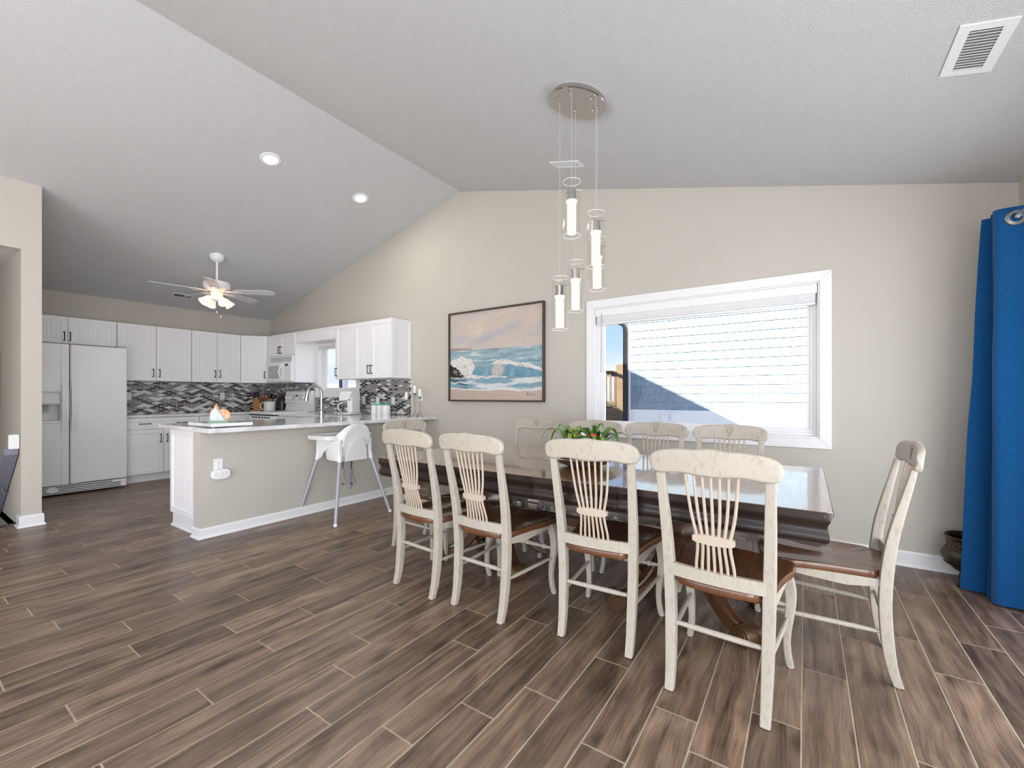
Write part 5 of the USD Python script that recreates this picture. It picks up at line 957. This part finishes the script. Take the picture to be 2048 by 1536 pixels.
obj('slots', cat([bx(x - .0015, x + .0015, -.0368, -.034, z - .004, z + .004) for x, z in ((-.045, .008), (-.036, .012), (.0, .012), (.008, .012), (.03, .006), (.036, .012))] + [bx(x - .003, x + .003, -.0368, -.034, z - .003, z + .003) for x, z in ((.004, -.006), (-.04, -.004))]), 'grey_plastic', tap, smooth=False)

# ------------------------------------------------------------------ things on the counters
Z0 = CZ
fa = thing('kitchen_faucet', 'tall brushed metal gooseneck faucet on the peninsula counter', 'faucet', (-4.56, 2.86, Z0))
obj('base', lathe([(0, 0), (.031, 0), (.031, .006), (.024, .012), (.022, .07), (.027, .085), (.024, .10), (.019, .11), (0, .11)], 24), 'brushed_nickel', fa)
d_ = np.array([-.90, -.43]); arc = [(0, 0, .10), (0, 0, .27)] + [(d_[0] * (.085 - .085 * math.cos(a)), d_[1] * (.085 - .085 * math.cos(a)), .30 + .085 * math.sin(a)) for a in np.linspace(0, PI * .92, 14)]
obj('spout', tube(arc, .0155, 14), 'brushed_nickel', fa, smooth=50); e_ = np.array(arc[-1]); obj('spray_head', tube([e_, e_ + (d_[0] * .012, d_[1] * .012, -.05), e_ + (d_[0] * .02, d_[1] * .02, -.11)], [.017, .020, .025], 14), 'brushed_nickel', fa)
obj('lever', tube([(-.01, -.01, .075), (-.045, -.05, .078), (-.065, -.08, .088), (-.085, -.11, .086)], [.012, .010, .009, .007], 10), 'brushed_nickel', fa)
so = thing('soap_dispenser', 'small brushed metal soap dispenser beside the faucet', 'soap dispenser', (-4.58, 3.13, Z0))
obj('base', lathe([(0, 0), (.022, 0), (.022, .006), (.013, .016), (.012, .04), (.016, .055), (.012, .06), (0, .06)], 18), 'brushed_nickel', so); obj('spout', tube([(0, 0, .055), (0, 0, .075), (-.02, -.012, .085), (-.06, -.04, .078)], .006, 8), 'brushed_nickel', so)
cm = thing('coffee_maker', 'white drip coffee maker with glass carafe under the window', 'coffee maker', (-5.28, 3.74, Z0), .35)
obj('base', bx(-.11, .10, -.13, .10, 0.004, .035, .01), 'white_plastic', cm, smooth=20); obj('column', bx(.02, .10, -.10, .10, .035, .235, .012), 'white_plastic', cm, smooth=20); obj('head', extr(Polygon([(-.10, .20), (.10, .20), (.095, .31), (.08, .325), (-.06, .325), (-.09, .30)]), .20, 'xz', -.10), 'white_plastic', cm, smooth=20)
obj('vent', bx(.075, .09, -.1025, -.10, .235, .295), 'grey_plastic', cm, smooth=False); obj('base_line', bx(-.112, .102, -.132, .102, .014, .019), 'grey_plastic', cm, smooth=False)
pane_mat('carafe_glass', tint=(.72, .72, .72), ior=1.7)
cf = obj('carafe', lathe([(0, .037), (.058, .037), (.066, .05), (.066, .12), (.052, .155), (.048, .165), (.05, .172)], 28, -.05, 0), 'carafe_glass', cm, smooth=40); obj('carafe_lid', lathe([(0, .172), (.05, .172), (.05, .182), (.03, .192), (0, .192)], 24, -.05, 0), 'white_plastic', cf); obj('carafe_handle', tube(smooth_path([(-.095, -.02, .165), (-.14, -.045, .15), (-.15, -.05, .10), (-.12, -.035, .06)], 10), .010, 8), 'white_plastic', cf)
obj('power_cord', tube(smooth_path([(.10, .05, .02), (.15, .03, .01), (.19, -.02, .03), (.17, -.05, .07), (.14, 0.02, .05), (.12, .09, .015)], 18), .003, 6), 'white_plastic', cm)
M('canister_white', G(.80), .3); M('teal_lid', srgb(120, 200, 184), .4)
can_l = ['left and smallest of three white canisters with teal lids', 'middle one of three white canisters with teal lids', 'right and widest of three white canisters with teal lids']
for (x, y, r), l in zip(((-4.93, 3.88, .043), (-4.835, 3.90, .046), (-4.71, 3.90, .060)), can_l):
    t = thing('canister', l, 'canister', (x, y, Z0)); obj('body', lathe([(0, 0), (r * .97, 0), (r, .006), (r, .128), (r * .96, .134), (0, .134)], 28), 'canister_white', t)
    ld = obj('lid', lathe([(0, .134), (r * .90, .134), (r * .90, .146), (r * .6, .15), (0, .15)], 24), 'teal_lid', t); obj('ring', R(T(trimesh.creation.torus(.014, .0045, 18, 8) if hasattr(trimesh.creation, 'torus') else trimesh.creation.annulus(.010, .018, .008), 0, 0, 0), PI / 2, (1, 0, 0)).apply_translation((0, 0, .164)), 'teal_lid', ld)
M('antique_metal', (.30, .29, .25), .4, metal=.85); M('candle_wax', (.85, .82, .75), .5)
for (x, y, h, lab, lc) in ((-4.31, 3.90, .215, 'short wire-based metal candle holder at the left of the three', 'white candle on the short left holder'), (-4.185, 3.93, .30, 'tallest wire-based metal candle holder, middle of the three', 'white candle on the tall middle holder'), (-4.06, 3.90, .255, 'medium wire-based metal candle holder at the right end of the counter', 'white candle on the right-hand holder')):
    t = thing('candle_holder', lab, 'candle holder', (x, y, Z0)); obj('stem', cat([tube([(0, 0, .055), (0, 0, h - .02)], .0035, 8), T(trimesh.creation.icosphere(1, .007), 0, 0, .065)]), 'antique_metal', t)
    for k in range(5): a = k * 2 * PI / 5 + .3; obj('wire_leg', tube(smooth_path([(0, 0, .066), (.012 * math.cos(a), .012 * math.sin(a), .052), (.032 * math.cos(a), .032 * math.sin(a), .018), (.038 * math.cos(a), .038 * math.sin(a), .003)], 8), .0022, 6), 'antique_metal', t)
    obj('base_ring', lathe([(.035, .0005), (.041, .0005), (.041, .005), (.035, .005), (.035, .0005)], 24), 'antique_metal', t); obj('cup', lathe([(0, h - .03), (.008, h - .03), (.012, h - .015), (.026, h - .004), (.028, h), (0, h - .001)], 24), 'antique_metal', t)
    c = thing('candle', lc, 'candle', (x, y, Z0 + h)); obj('wax', lathe([(0, 0), (.0205, 0), (.0205, .088), (.018, .095), (.008, .10), (0, .10)], 20), 'candle_wax', c); obj('wick', tube([(0, 0, .098), (.001, 0, .112)], .0012, 5), 'black_plastic', c)
bo = thing('serving_board', 'thick white stone slab lying on the near corner of the peninsula counter', 'serving board', (-4.31, 1.735, Z0))
obj('slab', bx(-.245, .235, -.165, .165, .006, .034, .005), 'marble', bo, smooth=False)
for x in (-.2, .19):
    for y in (-.13, .13): obj('foot', cyl(.012, 0, .0065, x, y, 12), 'grey_plastic', bo)
M('shell_orange', srgb(206, 146, 104), .35, var=(srgb(224, 190, 160), 30, .4, .6)); M('shell_white', srgb(204, 210, 216), .3, var=(srgb(176, 196, 210), 26, .5, .7)); M('shell_green', srgb(150, 180, 150), .4)
sh = thing('seashell_ornament', 'orange and white seashell ornament standing on the stone slab', 'ornament', (-4.30, 1.72, Z0 + .034), .62)
obj('stand', bx(-.085, .095, -.028, .028, 0, .014, .004), 'shell_green', sh, smooth=False)
def disc(cx_, cz_, r, y, t): m = lathe([(0, -t / 2), (r * .8, -t / 2), (r, -t * .15), (r, t * .15), (r * .8, t / 2), (0, t / 2)], 30); return T(R(m, PI / 2, (1, 0, 0)), cx_, y, cz_)
obj('whorl', disc(.035, .062, .056, .006, .022), 'shell_orange', sh); obj('left_whorl', disc(-.035, .072, .052, .008, .022), 'shell_orange', sh)
obj('spire', lathe([(0, 0), (.022, .002), (.016, .016), (.018, .02), (.010, .03), (.011, .034), (0, .046)], 16, -.032, .008).apply_translation((0, 0, .118)), 'shell_orange', sh)
obj('opening', T(extr(Polygon([(-.066, .016), (.055, .014), (-.022, .118), (-.048, .095), (-.066, .055)]).buffer(.006), .012, 'xz', -.018), 0, 0, 0), 'shell_white', sh, smooth=30)
kb = thing('knife_block', 'wooden knife block with black-handled knives in the kitchen corner', 'knife block', (-7.93, 3.80, Z0), .55)
wood('block_wood', [(.2, (.30, .15, .035)), (.8, (.50, .28, .08))], 16, 3, 'z', rough=.45, tone=(.95, 1.05)); obj('block', extr(Polygon([(-.075, 0), (.075, 0), (.085, .06), (-.01, .24), (-.10, .20), (-.075, .08)]), .11, 'xz', -.055), 'block_wood', kb, smooth=False)
for i in range(3):
    for j in range(3): px2, pz2 = -.075 + j * .030, .205 + j * .016; obj('knife_handle', tube([(px2, -.036 + i * .036, pz2 - .01), (px2 - .035 + .0 * j, -.036 + i * .036, pz2 + .10)], [.009, .011], 8), 'black_plastic', kb)
cr = thing('utensil_crock', 'white pitcher full of cooking utensils beside the range', 'utensil holder', (-7.66, 3.84, Z0))
obj('pitcher', lathe([(0, 0), (.085, 0), (.09, .008), (.092, .15), (.098, .165), (.094, .168), (.086, .155), (.084, .012), (0, .01)], 32), 'canister_white', cr); obj('handle', tube(smooth_path([(-.06, -.066, .15), (-.10, -.10, .12), (-.105, -.10, .06), (-.065, -.065, .03)], 12), .009, 8), 'canister_white', cr)
M('utensil_red', (.55, .05, .03), .4)
for k, (dx, dy, L, m, wd) in enumerate(((-.10, -.06, .28, 'utensil_red', .026), (-.02, .05, .30, 'black_plastic', .034), (.03, -.02, .31, 'black_plastic', .032), (.06, .04, .29, 'black_plastic', .030), (-.05, 0, .27, 'block_wood', .022), (.10, -.03, .22, 'block_wood', .018))):
    b0 = np.array([dx * .3, dy * .3, .02]); b1 = np.array([dx, dy, L]); u_ = cr
    obj('utensil', cat([tube([b0, b0 + (b1 - b0) * .72], .005, 6), tube([b0 + (b1 - b0) * .70, b0 + (b1 - b0) * .80, b1], [.006, wd, wd * .7], 10)]), m, cr)
pb = thing('black_kettle', 'black rounded pot standing in the corner behind the utensil pitcher', 'pot', (-7.50 - .02, 3.98, Z0))
obj('body', lathe([(0, 0), (.055, 0), (.062, .02), (.062, .16), (.05, .21), (.03, .24), (.028, .27), (0, .28)], 24), 'black_plastic', pb)

# ------------------------------------------------------------------ stairwell handrail and the edge of a frame
M('rail_grey', srgb(120, 124, 140), .45)
hr = thing('stair_handrail', 'grey handrail sloping down the stairwell at the left edge', 'handrail', (0, 0, 0))
q = [(-5.96, .70, .69), (-6.9, .70, .03), (-8.0, .70, -.74)]
obj('rail', loft([np.array([(x, y - .042, z - .028), (x, y + .042, z - .028), (x, y + .042, z + .028), (x, y - .042, z + .028)]) for x, y, z in q]), 'rail_grey', hr, smooth=False); obj('end_block', bx(-5.985, -5.93, .682, .747, .715, .845, .004), 'white_trim', hr, smooth=False)
obj('bracket', cat([tube([(x, .70, z - .02), (x, .72, z - .07), (x, .75, z - .07)], .008, 8) for x, z in ((-6.5, .31), (-7.4, -.32))]), 'brushed_nickel', hr)
for k in range(8): struct(f'trim_{k + 1}', bx(LX - .13 - .26 * (k + 1), LX - .13 - .26 * k, -.549, .749, -2.6, -.18 * (k + 1), .004), 'white_trim')
M('pale_frame', (.42, .37, .30), .5)
fm = thing('picture_frame', 'thin edge of a framed picture on the stairwell wall', 'picture', (0, 0, 0)); obj('frame', bx(-7.5, -6.99, .73, .748, 1.05, 1.68, .004), 'pale_frame', fm, smooth=False); obj('mat_board', bx(-7.47, -7.02, .726, .731, 1.08, 1.65), 'white_trim', fm, smooth=False)
